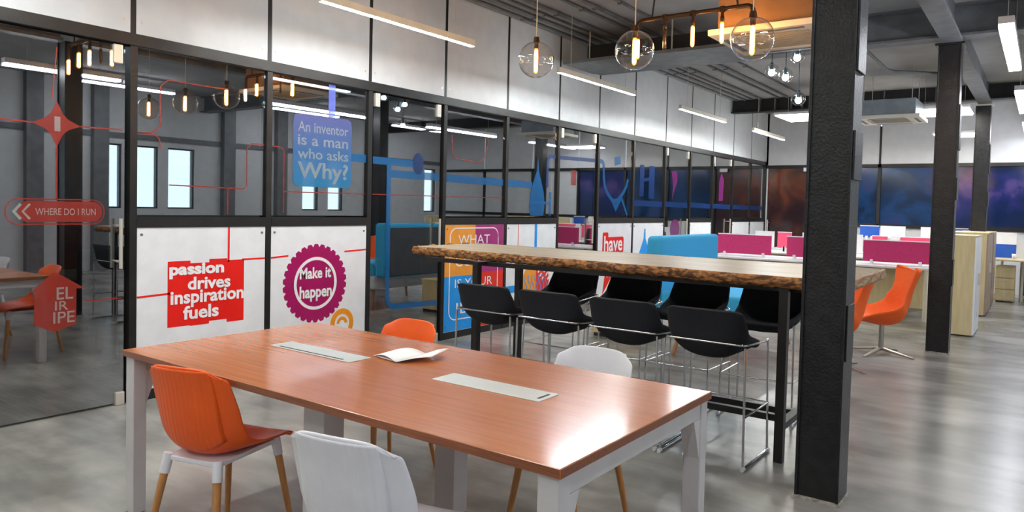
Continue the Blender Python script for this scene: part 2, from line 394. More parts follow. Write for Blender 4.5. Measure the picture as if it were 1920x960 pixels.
g = G(); lettering(g, 'Make it', gy-.175, gy+.165, .775, .875, X3, .03); lettering(g, 'happen', gy-.175, gy+.175, .575, .715, X3, .03); g.build('lettering', WPR, pB, True, label='white words Make it happen')
g = G(); g.ring(4.455, .345, .135, .085, X1, a0=-.6, a1=PI+.4); g.ring(4.455, .345, .062, .03, X1, a0=0, a1=PI); g.build('orange_arc', ORG, pB, True)
g = G(); g.strip([(3.69, .975), (3.86, .985)], .014, X1); g.strip([(4.47, 1.0), (4.73, 1.01)], .014, X1); g.build('red_line', RED, pB, True)
# colour quarters
a, b = 5.85, 6.89; my = 6.36; mz = .675
for nm, m_, y0, y1, z0, z1 in (('orange_quarter', ORG2, a, my, mz, RA-.003), ('plum_quarter', MAGP, my, b, mz+.02, RA-.003), ('blue_quarter', BLU, a, my, .08, mz), ('red_quarter', RED2, my, b, .08, mz+.02)):
    G().poly([(y0, z0), (y1, z0), (y1, z1), (y0, z1)], X1).build(nm, m_, pC, True)
q = rrect(5.93, 6.78, .2, 1.195, .1); G().strip(q+[q[0], q[1]], .012, X2).build('white_outline', WPR, pC, True)
g = G(); lettering(g, 'WHAT', 6.06, 6.62, 1.02, 1.12, X3, 0); lettering(g, 'COLOR', 6.02, 6.68, .775, .90, X3, 0); lettering(g, 'IS YOUR', 6.02, 6.68, .545, .64, X3, 0); lettering(g, 'IDEA', 6.05, 6.62, .26, .38, X3, 0)
g.build('lettering', WPR, pC, True, label='white capitals in four lines on the colour quarters')
# bay D
g = G(); g.strip([(7.18, 1.232), (7.18, .8)], .01, X1); g.build('red_line', RED, pD, True)
g = G(); g.strip([(7.56, 1.232), (7.56, .72)], .055, X1); g.strip([(6.95, .45), (7.3, .45)], .085, X1); g.build('blue_line', BLU, pD, True)
def half(c, r1, r2, s, n=16): return [(c[0]+s*r1*math.sin(PI*i/n), c[1]+r2*math.cos(PI*i/n)) for i in range(n+1)]
h = half((7.58, .52), .30, .22, 1); h.reverse(); G().poly(h, X2).build('red_brain_half', RED2, pD, True)
G().poly(half((7.58, .52), .30, .22, -1), X2).build('orange_brain_half', ORG2, pD, True)
g = G()
for k in range(7):
    cy = 7.36+.075*k; g.strip([(cy+.03*math.sin(i), .38+.035*i+.012*(k % 2)) for i in range(7)], .014, X3)
g.build('blue_squiggle', BLU, pD, True)
g = G()
for k in range(6): g.strip([(7.62+.045*k, .62-.05*(k % 3)), (7.66+.045*k, .66-.05*(k % 3))], .022, X3)
g.build('white_fleck', WPR, pD, True)
# bay E
g = G(); g.poly(rrect(9.27, 9.92, .79, 1.03, .04), X1); g.poly(rrect(9.27, 9.44, .95, 1.10, .03), X1-.0005); g.poly(rrect(9.2, 9.95, .47, .75, .05), X1); g.poly([(9.36, .47), (9.3, .2), (9.6, .47)], X1)
g.build('red_speech_block', RED, pE, True)
g = G(); lettering(g, 'have', 9.31, 9.88, .82, 1.05, X3, .02); lettering(g, 'your', 9.26, 9.9, .54, .72, X3, .02); lettering(g, 'way', 9.36, 9.8, .40, .54, X3, .02); g.build('lettering', WPR, pE, True)
G().poly([(10.62, 1.14), (10.66, 1.14), (10.67, .98), (10.95, .6), (10.95, .3), (10.35, .3), (10.35, .6), (10.6, .98)], X1).build('blue_flask_print', BLU, pF, True)

# films on the glass (front face of panes)
XG = WX-.012
D_red = decal('red_glass_film', 'a8382c', op=.45); D_redl = decal('red_line_film', 'a8382c', op=.6)
D_blue = decal('blue_glass_film', '1c6fb0', op=.4); D_navy = decal('navy_glass_film', '20407c', op=.5)
D_grad = decal('blue_violet_film', '2a86bc', '545aa0', op=.55, z0=1.58, z1=2.2)
D_lt = decal('pale_glass_film', 'a8aca8', op=.5); D_pur = decal('purple_glass_film', '7c2c74', op=.5)
def film(g, name, m, par=None, label=None): return g.build(name, m, par or wall, True, label=label)
g = G(); g.poly([(2.08, 2.055), (2.115, 1.975), (2.15, 1.94), (2.225, 1.905), (2.15, 1.875), (2.115, 1.84), (2.08, 1.76), (2.045, 1.84), (2.01, 1.875), (1.935, 1.905), (2.01, 1.94), (2.045, 1.975)], XG); film(g, 'red_star_sign', D_red, doors[0])
g = G(); lettering(g, '1', 2.065, 2.1, 1.86, 1.955, XG+.0015, .02); g.build('lettering', D_lt, doors[0], True)
g = G(); g.poly(rrect(1.86, 2.36, 1.275, 1.41, .06), XG); q = rrect(1.79, 2.375, 1.262, 1.422, .075); g.strip(q+[q[0]], .008, XG); film(g, 'red_pill_sign', D_red, doors[0])
g = G(); g.strip([(1.875, 1.39), (1.835, 1.342), (1.875, 1.295)], .018, XG+.0008); g.strip([(1.925, 1.39), (1.885, 1.342), (1.925, 1.295)], .014, XG+.001); lettering(g, 'WHERE DO I RUN', 1.955, 2.32, 1.32, 1.365, XG+.0015, .01); g.build('lettering', D_lt, doors[0], True)
g = G(); g.poly([(1.93, .83), (2.07, .955), (2.25, .835), (2.2, .835), (2.2, .60), (2.06, .56), (1.95, .62), (1.95, .83)], XG); film(g, 'red_house_sign', D_red, doors[0])
g = G(); lettering(g, 'EL', 2.08, 2.18, .77, .85, XG+.0015, .01); lettering(g, 'IR', 2.07, 2.15, .70, .76, XG+.0015, .01); lettering(g, 'IPE', 2.06, 2.19, .615, .69, XG+.0015, .01); g.build('lettering', D_lt, doors[0], True)
g = G(); g.strip([(1.1, 1.915), (1.935, 1.905)], .009, XG); g.strip([(2.225, 1.905), (2.5, 1.91)], .009, XG); g.strip([(2.08, 1.76), (2.08, 1.42)], .009, XG); g.strip([(2.05, 2.05), (2.08, 2.4)], .006, XG); g.strip([(2.25, .745), (2.5, .745)], .009, XG)
film(g, 'red_line_film', D_redl, doors[0])
g = G(); g.strip([(2.6, 1.9), (2.72, 1.9), (2.755, 1.87), (2.76, 1.8)], .009, XG); g.strip([(2.6, 1.9), (2.7, 1.91), (2.76, 1.96), (2.76, 2.25), (2.82, 2.3), (3.3, 2.3)], .009, XG)
g.strip([(2.83, 1.543), (3.44, 1.535), (3.47, 1.56), (3.47, 1.86), (3.52, 1.9), (3.63, 1.9)], .009, XG); g.strip([(3.302, 1.54), (3.302, 1.33)], .009, XG); film(g, 'red_line_film', D_redl)
g = G(); g.strip([(3.69, 1.9), (3.8, 1.89), (3.82, 1.85), (3.82, 1.35)], .008, XG); g.strip([(3.82, 1.525), (4.73, 1.53)], .008, XG); film(g, 'red_line_film', D_redl)
g = G(); g.strip([(4.82, 1.53), (5.76, 1.535)], .008, XG); film(g, 'red_line_film', D_redl, doors[1])
g = G(); g.strip([(5.86, 1.535), (6.88, 1.54)], .008, XG); g.strip(bez([(5.95, 2.2, 0), (5.97, 1.95, 0), (6.5, 1.93, 0), (6.6, 2.2, 0)], r=.1) and [(p.x, p.y) for p in bez([(5.95, 2.2, 0), (5.97, 1.95, 0), (6.5, 1.93, 0), (6.6, 2.2, 0)], r=.1)], .01, XG); film(g, 'red_line_film', D_redl)
film(G().poly(rrect(3.91, 4.553, 1.575, 2.2, .06), XG), 'blue_quote_sign', D_grad, label='blue and violet quote sign film')
film(G().strip([(4.32, 2.2), (4.32, 2.49)], .075, XG), 'violet_line_film', decal('violet_film', '6a78d8', op=.6))
g = G(); lettering(g, 'An inventor', 3.955, 4.51, 2.045, 2.135, XG+.0015, .01); lettering(g, 'is a man', 3.955, 4.51, 1.93, 2.02, XG+.0015, .015); lettering(g, 'who asks', 3.955, 4.515, 1.815, 1.905, XG+.0015, .015); lettering(g, 'Why?', 3.955, 4.515, 1.605, 1.79, XG+.0015, .025)
film(g, 'lettering', D_lt)
film(G().strip([(4.556, 1.86), (4.735, 1.86)], .075, XG), 'blue_pipe_film', D_blue)
g = G(); g.strip([(4.82, 1.855), (5.36, 1.85)], .07, XG); g.strip([(p.x, p.y) for p in bez([(5.03, 1.82, 0), (5.035, .43, 0), (5.76, .41, 0)], r=.12)], .055, XG+.001); g.strip([(5.05, 1.735), (5.76, 1.735)], .075, XG+.0005); film(g, 'blue_pipe_film', D_blue, doors[1])
film(G().poly([(5.44+.075*math.cos(i*PI/12), 1.855+.11*math.sin(i*PI/12)) for i in range(24)], XG+.002), 'navy_disc_film', D_navy, doors[1])
g = G(); g.strip([(5.86, 1.73), (6.88, 1.722)], .08, XG); film(g, 'blue_pipe_film', D_blue)
g = G(); g.strip([(6.96, 1.722), (7.48, 1.715)], .08, XG); g.poly([(7.6, 2.06), (7.62, 1.9), (7.68, 1.78), (7.75, 1.62), (7.77, 1.45), (7.74, 1.335), (7.46, 1.335), (7.43, 1.45), (7.45, 1.62), (7.52, 1.78), (7.58, 1.9)], XG+.001)
g.strip([(7.46, 1.5), (7.9, 1.5)], .03, XG+.002); g.strip([(7.9, 1.34), (7.9, 1.64)], .05, XG); film(g, 'blue_flask_film', D_blue)
film(G().strip([(p.x, p.y) for p in bez([(7.82, 1.7, 0), (7.82, 2.1, 0), (8.01, 2.1, 0)], r=.12)], .05, XG+.001), 'navy_pipe_film', D_navy)
film(G().strip([(8.11, 2.1), (9.04, 2.12)], .05, XG), 'navy_pipe_film', D_navy, doors[2])
film(G().poly([(8.4, 1.95), (8.52, 1.95), (8.52, 1.75), (8.4, 1.75)], XG), 'red_label_film', D_red, doors[2])
g = G(); g.strip([(p.x, p.y) for p in bez([(9.13, 2.12, 0), (9.28, 2.12, 0), (9.3, 1.75, 0), (9.66, 1.5, 0), (9.98, 1.75, 0), (10.05, 1.9, 0)], r=.2)], .06, XG); g.poly([(9.5, 1.6), (9.68, 1.40), (9.86, 1.6), (9.68, 1.52)], XG+.001); g.strip([(9.86, 1.6), (10.05, 1.35)], .05, XG+.001); g.poly([(9.6, 2.2), (9.78, 2.24), (9.8, 2.12), (9.62, 2.08)], XG); film(g, 'blue_pipe_film', D_blue)
for y0, y1, par in ((10.24, 11.31, None), (11.42, 12.36, doors[3]), (12.46, 13.46, None), (13.57, 14.54, doors[4]), (14.64, 15.66, None), (15.74, 16.66, None)):
    film(G().strip([(y0, 1.545), (y1, 1.535)], .09, XG), 'navy_line_film', D_navy, par)
g = G(); g.poly(rrect(10.45, 10.6, 1.65, 2.15, .03), XG); g.poly(rrect(10.78, 10.98, 1.62, 2.15, .03), XG); g.strip([(10.5, 1.9), (10.9, 1.95)], .05, XG+.001); film(g, 'navy_figure_film', D_navy)
g = G(); g.poly([(11.65, 2.1), (11.85, 2.12), (11.9, 1.95), (11.75, 1.75), (11.7, 1.62), (11.72, 1.85)], XG); film(g, 'purple_mark_film', D_pur, doors[3])
g = G(); g.poly([(11.85+.2*math.cos(i*PI/10), 1.12+.17*math.sin(i*PI/10)) for i in range(20)], XG+.001); g.poly(rrect(11.7, 12.0, .85, 1.05, .04), XG+.0005); film(g, 'purple_bulb_film', D_pur, doors[3])
g = G(); g.poly([(13.9, 1.65), (14.1, 1.65), (14.15, 2.05), (14.0, 2.2), (13.88, 2.0)], XG); film(g, 'purple_mark_film', D_pur, doors[4])

# ---- far wall
fwall = thing('wall_far', 'white wall over dark printed glazing at the far end', 'wall', (-2, FY, 0), kind='structure')
FM = [-5.155, -4.0, -2.82, -1.66, -.28, 1.2, 2.9, 4.6]
FT = 2.50; FS = 1.19
for i in range(len(FM)-1):
    a, b = FM[i], FM[i+1]
    G().box(a+.01, b-.01, FY, FY+.04, FT, ZC).build('upper_panel', M_white, fwall, True, bevel=.003, seg=1)
    if i: G().box(a+.01, b-.01, FY+.02, FY+.06, 0, FS).build('lower_panel', M_white, fwall, True)
    G().box(a+.03, b-.03, FY+.03, FY+.05, .02 if i == 0 else FS+.06, FT-.07).build('printed_pane', (M_mural0, M_mural, M_mural, M_mural2, M_room, M_room, M_room)[i], fwall, True)
    if i == 2:
        G().box(a-.02, a+.02, FY-.01, FY+.02, FT, 3.28).build('upper_joint', M_frame, fwall, True)
G().box(-5.3, -5.10, FY, FY+.2, 0, ZC).build('corner_post', M_white, fwall, True)
G().box(-5.3, -5.16, FY-.03, FY+.05, TR, ZC).build('corner_post', M_white, fwall, True)
for a in FM: G().box(a-.03, a+.03, FY-.02, FY+.06, 0, FT).build('mullion', M_frame, fwall, True)
G().box(-5.155, 4.6, FY-.02, FY+.06, FT-.07, FT).build('transom', M_frame, fwall, True)
G().box(FM[1], 4.6, FY-.02, FY+.06, FS, FS+.07).build('sill', M_frame, fwall, True)
g = G(); g.prism((-5.06, FY-.05, .93), (-5.06, FY-.05, 1.28), .014)
for z in (.98, 1.22): g.prism((-5.06, FY-.05, z), (-5.06, FY+.03, z), .008)
g.build('handle', M_steel, fwall, True)
G().box(-4.32, -4.14, FY-.05, FY+.0, 2.36, 2.44).build('patch_fitting', M_wplastic, fwall, True)

# ---- right wall with daylight windows, seen only in reflections
rw = thing('wall_right', 'grey wall with tall daylight windows across the room', 'wall', (4.6, 6, 0), kind='structure')
WN = [(1.2, 2.3), (3.0, 4.1), (6.9, 7.2), (7.4, 7.95), (8.15, 8.75), (11.6, 12.1), (12.4, 12.9), (16.0, 16.5)]
g = G(); prev = -4.2
for a, b in WN:
    g.box(4.6, 4.8, prev, a, 0, ZC); g.box(4.6, 4.8, a, b, 0, 1.22); g.box(4.6, 4.8, a, b, 2.5, ZC); prev = b
g.box(4.6, 4.8, prev, FY+.2, 0, ZC); g.build('wall_surface', M_room, rw, True)
for y in (.6, 2.65, 5.6, 6.75, 9.5, 10.9, 13.8): G().box(4.45, 4.6, y-.14, y+.14, 0, ZC).build('pilaster', M_beam, rw, True)
G().box(4.56, 4.6, -4.2, FY, 2.62, 2.72).build('picture_rail', M_beam, rw, True)
for i, (a, b) in enumerate(WN):
    wd = thing('window_%d' % (i+1), 'window in the wall to the right, number %d from the near end' % (i+1), 'window', (4.7, (a+b)/2, 1.22), kind='structure')
    g = G(); g.box(4.64, 4.72, a, a+.03, 1.22, 2.5); g.box(4.64, 4.72, b-.03, b, 1.22, 2.5); g.box(4.64, 4.72, a+.03, b-.03, 1.22, 1.25); g.box(4.64, 4.72, a+.03, b-.03, 2.47, 2.5)
    g.build('frame', M_frame, wd, True); G().box(4.68, 4.69, a+.03, b-.03, 1.25, 2.47).build('pane', M_winpane, wd, True)

# ---- office behind the glass
ow = thing('wall_office', 'grey walls of the office behind the glazed wall', 'wall', (-9.8, 5, 0), kind='structure')
G().box(-9.9, -9.7, -1.5, FY, 0, ZC).build('wall_surface', M_office, ow, True)
for y in (-1.6, 3.66, 8.05, 12.42, 16.72): G().box(-9.7, -5.24, y-.04, y+.04, .003, ZC).build('partition_wall', M_office if y != 8.05 else M_officedark, ow, True)
for i, (x, y) in enumerate(((-7.5, 1.6), (-7.5, 5.8), (-7.5, 10.2), (-7.5, 14.6))):  # dim tubes added so the rooms behind the glass are not black
    t = thing('office_fill_lamp', 'dim tube added to light the office, %s room from the left' % ('first', 'second', 'third', 'fourth')[i], 'light', (x, y, 2.9), group='added fill lights in the offices')
    G().box(-.05, .05, -.75, .75, .01, .06).build('housing', M_wplastic, t); G().box(-.04, .04, -.74, .74, -.005, .01).build('diffuser', M_officefill, t)
    G().prism((0, -.5, .06), (0, -.5, ZC-2.9), .004, n=6).build('cable', M_blackin, t); G().prism((0, .5, .06), (0, .5, ZC-2.9), .004, n=6).build('cable', M_blackin, t)

# ---- ceiling steelwork
def ibeam(axis, c, lo, hi, z0, z1, w_, m, name, label):
    g = G()
    for za, zb, hw in ((z0, z0+.025, w_/2), (z1-.025, z1, w_/2), (z0+.025, z1-.025, .012)):
        if axis == 'x': g.box(lo, hi, c-hw, c+hw, za, zb)
        else: g.box(c-hw, c+hw, lo, hi, za, zb)
    t = g.build(name, m); return tag(t, label, 'beam', kind='structure')
ibeam('x', 8.97, -5.15, 4.6, 3.32, ZC, .24, M_beam, 'trim_1', 'grey steel beam across the ceiling at the second column')
tb = thing('trim_2', 'dark steel beam with stiffener plates across the far end', 'beam', (-2, 14.45, 3.4), kind='structure')
g = G(); g.box(-5.15, 4.6, 14.35, 14.55, 3.40, 3.42); g.box(-5.15, 4.6, 14.44, 14.46, 3.42, ZC); g.build('web', M_dark, tb, True)
for x in (-4.6, -4.3, -4.0, -3.8, -3.2, -2.4, -1.6): G().box(x-.01, x+.01, 14.36, 14.44, 3.42, ZC-.002).build('stiffener', M_beam, tb, True)
lb = thing('trim_3', 'grey boxed steel beam running along the columns', 'beam', (-.86, 8, 3.26), kind='structure')
for y0, y1 in ((-4.2, 3.85), (4.05, 8.86), (9.1, 13.9), (14.16, 14.33)):
    G().box(-.95, -.77, y0, y1, 3.26, 3.30).build('bottom_flange', M_beam, lb, True); G().box(-.87, -.85, y0, y1, 3.30, ZC-.002).build('web', M_beam, lb, True)
for i, (x, r) in enumerate(((-5.02, .018), (-4.86, .022), (-4.72, .015), (-4.55, .025), (-4.22, .018), (-4.05, .022), (-3.75, .015))):
    t = thing('conduit', 'thin grey ceiling conduit, %s out from the white wall' % ('first', 'second', 'third', 'fourth', 'fifth', 'sixth', 'seventh')[i], 'conduit', (x, 3, ZC-r), group='conduits on the ceiling by the white wall')
    G().prism((0, -5, 0), (0, 5.8, 0), r, n=8).build('pipe', M_beam, t)
    G().prism((0, 6.1, 0), (0, 11.3, 0), r, n=8).build('pipe', M_beam, t)
    for k in range(7): G().box(-r-.012, r+.012, -4+2.0*k-.02, -4+2.0*k+.02, -r-.006, r*.5).build('clamp', M_beam, t)

# ---- columns
def column(i, y, label):
    t = thing('column', label, 'column', (-.88, y+.1, 0), kind='structure')
    w_ = .105; d = .1
    G().box(-w_, -w_+.014, -d, d, 0, 3.26).build('flange', M_col, t, bevel=.002, seg=1)
    G().box(w_-.014, w_, -d, d, 0, 3.26).build('flange', M_col, t, bevel=.002, seg=1)
    G().box(-w_+.014, w_-.014, -d+.012, d-.012, 0, 3.26).build('web', M_col, t)
    g = G(); g.box(w_, w_+.008, -d+.02, d-.03, .72, 1.0); g.build('splice_plate', M_col, t, bevel=.002, seg=1)
    g = G(); g.box(w_, w_+.012, -d+.01, d-.01, 1.62, 1.86); g.build('splice_plate', M_col, t, bevel=.002, seg=1)
    g = G(); g.box(w_, w_+.012, -d+.01, d-.01, 2.15, 2.62); g.build('splice_plate', M_col, t, bevel=.002, seg=1)
    g = G(); g.box(-w_-.01, w_+.01, -d-.01, d+.01, 0, .012); g.build('base_grout', mat('pale_grout', 'b9b3a4', .9, c2='8d887c', scale=30), t)
    if i: G().box(-w_-.03, w_+.03, -d-.03, d+.03, 3.24, 3.262).build('cap_plate', M_acwhite if i == 2 else M_col, t)
column(0, 3.85, 'nearest black steel column in front of the bar')
column(1, 8.88, 'second black steel column beside the maple cabinet')
column(2, 13.93, 'third black steel column by the far blue glazing')

# ================================================================== LAMPS
def tube_lamp(name, label, x, y0, y1, z, m, group, w_=.045, flat=False):
    L_ = y1-y0; t = thing(name, label, 'light', (x, y0, z), group=group); lo = -.03 if flat else -.004
    G().box(-w_/2, w_/2, 0, L_, 0, .06).build('housing', M_acwhite if not flat else M_wplastic, t, bevel=.003, seg=1)
    G().box(-w_/2+.004, w_/2-.004, .01, L_-.01, lo, 0).build('diffuser', m, t)
    for yy in (.25, L_-.25): G().prism((0, yy, .06), (0, yy, ZC-z), .003, n=6).build('cable', M_steel, t)
    return t
for i, (a, b) in enumerate(((3.47, 5.22), (6.67, 8.47), (9.91, 11.74), (13.15, 15.06), (.2, 2.0))):
    tube_lamp('linear_light', 'slim hanging tube light before the white panels, ' + ('largest, upper left of the photo', 'second one, right of the leftmost glass globe', 'third one along, above the black stools', 'farthest one by the far wall', 'one outside the photo on the left')[i], -4.3, a, b, 2.9, M_wlamp, 'linear lights along the white wall')
for i, (a, b) in enumerate(((3.45, 4.8), (7.05, 9.2), (10.8, 13.0), (14.4, 16.4), (-1.5, .5))):  # last entry is an extra lamp added behind the camera for light
    tube_lamp('pendant_light', 'bright white tube light hanging over the aisle, ' + ('above the view near the first column', 'large one at the top right', 'second one at the right edge', 'farthest one at the right edge', 'added unseen behind the viewpoint as fill')[i], -.32, a, b, 3.0, M_lamp, 'pendant lights over the aisle', .11, True)
for j, x in enumerate((3.2,)):  # lamp row added out of view for more light, its reflection masked
    for i, (a, b) in enumerate(((-2.5, -.5), (1.5, 3.5), (5.5, 7.5), (9.5, 11.5), (13.3, 15.3))):
        tube_lamp('pendant_light', 'added fill tube light, out of view over the open side of the room, %s from the near end' % ('first', 'second', 'third', 'fourth', 'fifth')[i], x, a, b, 3.45, M_lamp, 'added fill lights over the open side', .11, True)
for i, (x, y) in enumerate(((-2.6, -1.6), (-2.6, .6), (-3.2, 2.3))):  # unseen panels added overhead to brighten the table area
    t = thing('panel_light', 'added fill panel, out of view above the long tables, %s' % ('nearest', 'middle', 'farthest')[i], 'light', (x, y, 3.42), group='added fill panels above the tables')
    G().box(-.6, .6, -.16, .16, .01, .05).build('housing', M_wplastic, t); G().box(-.58, .58, -.14, .14, -.004, .01).build('diffuser', M_panel_light, t)
    for xx in (-.5, .5): G().prism((xx, 0, .05), (xx, 0, ZC-3.42), .003, n=6).build('cable', M_steel, t)
for i, (x0, x1, y0, y1, z) in enumerate(((-3.83, -3.0, 12.75, 13.75, 3.1), (-1.75, -1.0, 13.0, 13.95, 3.1), (-1.7, -.98, 14.95, 15.6, 2.9))):
    t = thing('panel_light', ('flat square panel light left of the nearest column', 'flat panel light behind the second column', 'smaller flat panel light low behind the second column')[i], 'light', ((x0+x1)/2, (y0+y1)/2, z), group='flat panel lights over the workstations')
    a, b = (x1-x0)/2, (y1-y0)/2
    G().box(-a, a, -b, b, .012, .05).build('housing', M_wplastic, t); G().box(-a+.02, a-.02, -b+.02, b-.02, -.004, .012).build('diffuser', M_panel_light, t)
    for xx in (-a+.1, a-.1): G().prism((xx, 0, .05), (xx, 0, ZC-z), .003, n=6).build('cable', M_steel, t)

def bulb(par, p, L_=.15, lit=True):
    """long tubular filament bulb hanging from p"""
    x, y, z = p
    G().lathe([(.013, 0), (.017, -.012), (.017, -.045), (.012, -.05)], p, 14).build('socket', M_brass, par)
    b = G().lathe([(.010, -.05), (.0155, -.065), (.0165, -.12), (.0165, -.05-L_), (.012, -.065-L_), (.001, -.072-L_)], p, 14).build('bulb', M_bulbglow if lit else M_bulbglass, par)
    g = G()
    for k in range(4):
        a = k*PI/2; g.prism((x+.0065*math.cos(a), y+.0065*math.sin(a), z-.065), (x+.0065*math.cos(a), y+.0065*math.sin(a), z-.055-L_), .0052, n=6)
    g.build('filament', M_filcore if lit else M_brass, b)
    return b
for i, (x, y, z) in enumerate(((-3.15, 4.57, 2.555), (-2.33, 4.57, 2.54), (-1.52, 4.57, 2.525))):
    t = thing('globe_pendant', 'clear glass globe pendant with a glowing filament bulb, ' + ('leftmost of three', 'middle of three', 'right one beside the nearest column')[i], 'light', (x, y, z), group='glass globe pendants over the bar')
    R_ = .134; g = G(); g.lathe([(max(.022, R_*math.sin(a)) if a < .3 else max(.001, R_*math.sin(a)), R_*math.cos(a)) for a in [.16+(PI-.16)*k/22 for k in range(23)]], (0, 0, 0), 36); g.build('globe', M_glob, t)
    G().prism((0, 0, R_-.004), (0, 0, R_+.035), .026, .02, n=16).build('cap', M_brass, t)
    bulb(t, (0, 0, R_+.0), .165)
    G().prism((0, 0, R_+.03), (0, 0, ZC-z), .004, n=8).build('cable', mat('cream_cable', 'cfc3a8', .6), t)
def pipe_fixture(label, x0, dx, y, z):
    t = thing('pipe_chandelier', label, 'light', (x0+2*dx, y, z))
    e = 2*dx
    g = G(); g.tube(bez([(-e, 0, .02), (-e, 0, .14), (e, 0, .14), (e, 0, .02)], 5, .06), .019, 12); g.build('pipe', M_brass, t)
    for k in (-1, 0, 1):
        G().lathe([(.024, .02), (.024, -.02)], (k*dx, 0, .14), 12).build('tee_joint', M_brass, t); G().prism((k*dx, 0, .13), (k*dx, 0, .08), .012).build('stem', M_brass, t)
    for k in range(-2, 3): bulb(t, (k*dx, 0, .09 if abs(k) < 2 else .04), .15, lit=(k != -1))
    for s in (-1, 1): G().prism((s*dx*1.5, 0, .14), (s*dx*1.2, 0, ZC-z), .008, n=8).build('hanger', M_dark, t)
    return t
pipe_fixture('bronze pipe chandelier of tube bulbs above the bar', -2.85, .2425, 5.65, 2.90)
pipe_fixture('bronze pipe chandelier of tube bulbs above the conference table', -2.77, .24, 3.55, 2.92)

# cluster of cool bulbs
for i, (x, y, z) in enumerate(((-2.44, 8.0, 2.966), (-2.293, 8.0, 2.902), (-2.139, 7.85, 3.068), (-2.207, 8.2, 2.681))):
    t = thing('cool_bulb', 'cool white bulb in a cluster left of the nearest column, ' + ('leftmost', 'second from left', 'highest', 'lowest')[i], 'light', (x, y, z), group='cluster of cool bulbs')
    G().lathe([(max(.001, .034*math.sin(a)), .034*math.cos(a)) for a in [PI*k/12 for k in range(13)]], (0, 0, -.02), 16).build('bulb', M_spot, t)
    G().prism((0, 0, .012), (0, 0, .09), .022, .016).build('socket', M_dark, t)
    G().lathe([(max(.02, .075*math.sin(a)), .075*math.cos(a)) for a in [.3+(PI-.6)*k/14 for k in range(15)]], (0, 0, 0), 20).build('glass_shade', M_glob, t)
    G().prism((0, 0, .08), (0, 0, ZC-z), .005, n=6).build('cable', M_dark, t)

# ---- air conditioning cassettes
def cassette(label, x0, x1, y0, y1, z, h, mb, name='air_conditioner'):
    t = thing(name, label, 'air conditioner', ((x0+x1)/2, (y0+y1)/2, z)); a = (x1-x0)/2; b = (y1-y0)/2
    fr = G()
    for X0, X1, Y0, Y1 in ((-a, a, -b, -b+.16), (-a, a, b-.16, b), (-a, -a+.16, -b+.16, b-.16), (a-.16, a, -b+.16, b-.16)): fr.box(X0, X1, Y0, Y1, 0, .05)
    fr.build('face_panel', M_acwhite, t, bevel=.006)
    gr = G().box(-a+.17, a-.17, -b+.17, b-.17, .012, .04).build('intake_grille', M_acwhite, t)
    g = G()
    for k in range(10):
        yy = -b+.2+k*(2*b-.4)/9; g.box(-a+.2, a-.2, yy-.006, yy+.006, .004, .012)
    g.build('grille_slats', mat('grey_slat', 'a7a49b', .5), gr, kind='stuff')
    for s in (-1, 1):
        G().box(-a+.2, a-.2, s*(b-.075)-.022, s*(b-.075)+.022, -.004, .001).build('louvre', M_beam, t); G().box(s*(a-.075)-.022, s*(a-.075)+.022, -b+.2, b-.2, -.004, .001).build('louvre', M_beam, t)
    G().box(-a+.06, a-.06, -b+.06, b-.06, .05, h).build('casing', mb, t, bevel=.01)
    for sx in (-1, 1):
        for sy in (-1, 1): G().prism((sx*(a-.12), sy*(b-.12), h), (sx*(a-.12), sy*(b-.12), ZC-z), .006, n=6).build('hanger_rod', M_steel, t)
cassette('near ceiling air conditioner with casing tinted brown for warm lamp light', -2.33, -1.38, 5.88, 6.80, 2.90, .36, M_warmcasing)
cassette('far ceiling air conditioner with blue grey casing', -2.45, -1.55, 12.13, 13.05, 2.9, .29, M_acbox)
# hanging grey duct tray behind the globes
t = thing('ceiling_duct', 'grey sheet metal duct tray hanging from the ceiling behind the globes', 'duct', (-3.6, 8.2, 3.25))
g = G(); g.box(-1.4, .75, -.35, .42, 0, .04); g.build('tray', M_beam, t, bevel=.004)
G().box(-1.25, .4, .0, .3, .04, .28).build('duct_body', M_dark, t)
for x in (-1.1, .0, .6): G().prism((x, -.2, .04), (x, -.2, ZC-3.25), .01, n=6).build('hanger_rod', M_steel, t)
t = thing('sprinkler_pipe', 'thin grey pipe running across the ceiling near the cassettes', 'pipe', (-1.9, 4, 3.5))
G().tube(bez([(0, 3.4, 0), (0, 7.6, 0), (.9, 8.4, 0), (.9, 10.2, 0)], r=.2), .02).build('pipe', M_beam, t)
G().prism((0, 5.5, 0), (0, 5.5, .16), .01, n=6).build('hanger_rod', M_steel, t); G().prism((0, 3.6, 0), (0, 3.6, .16), .01, n=6).build('hanger_rod', M_steel, t); G().prism((.9, 9.8, 0), (.9, 9.8, .16), .01, n=6).build('hanger_rod', M_steel, t)

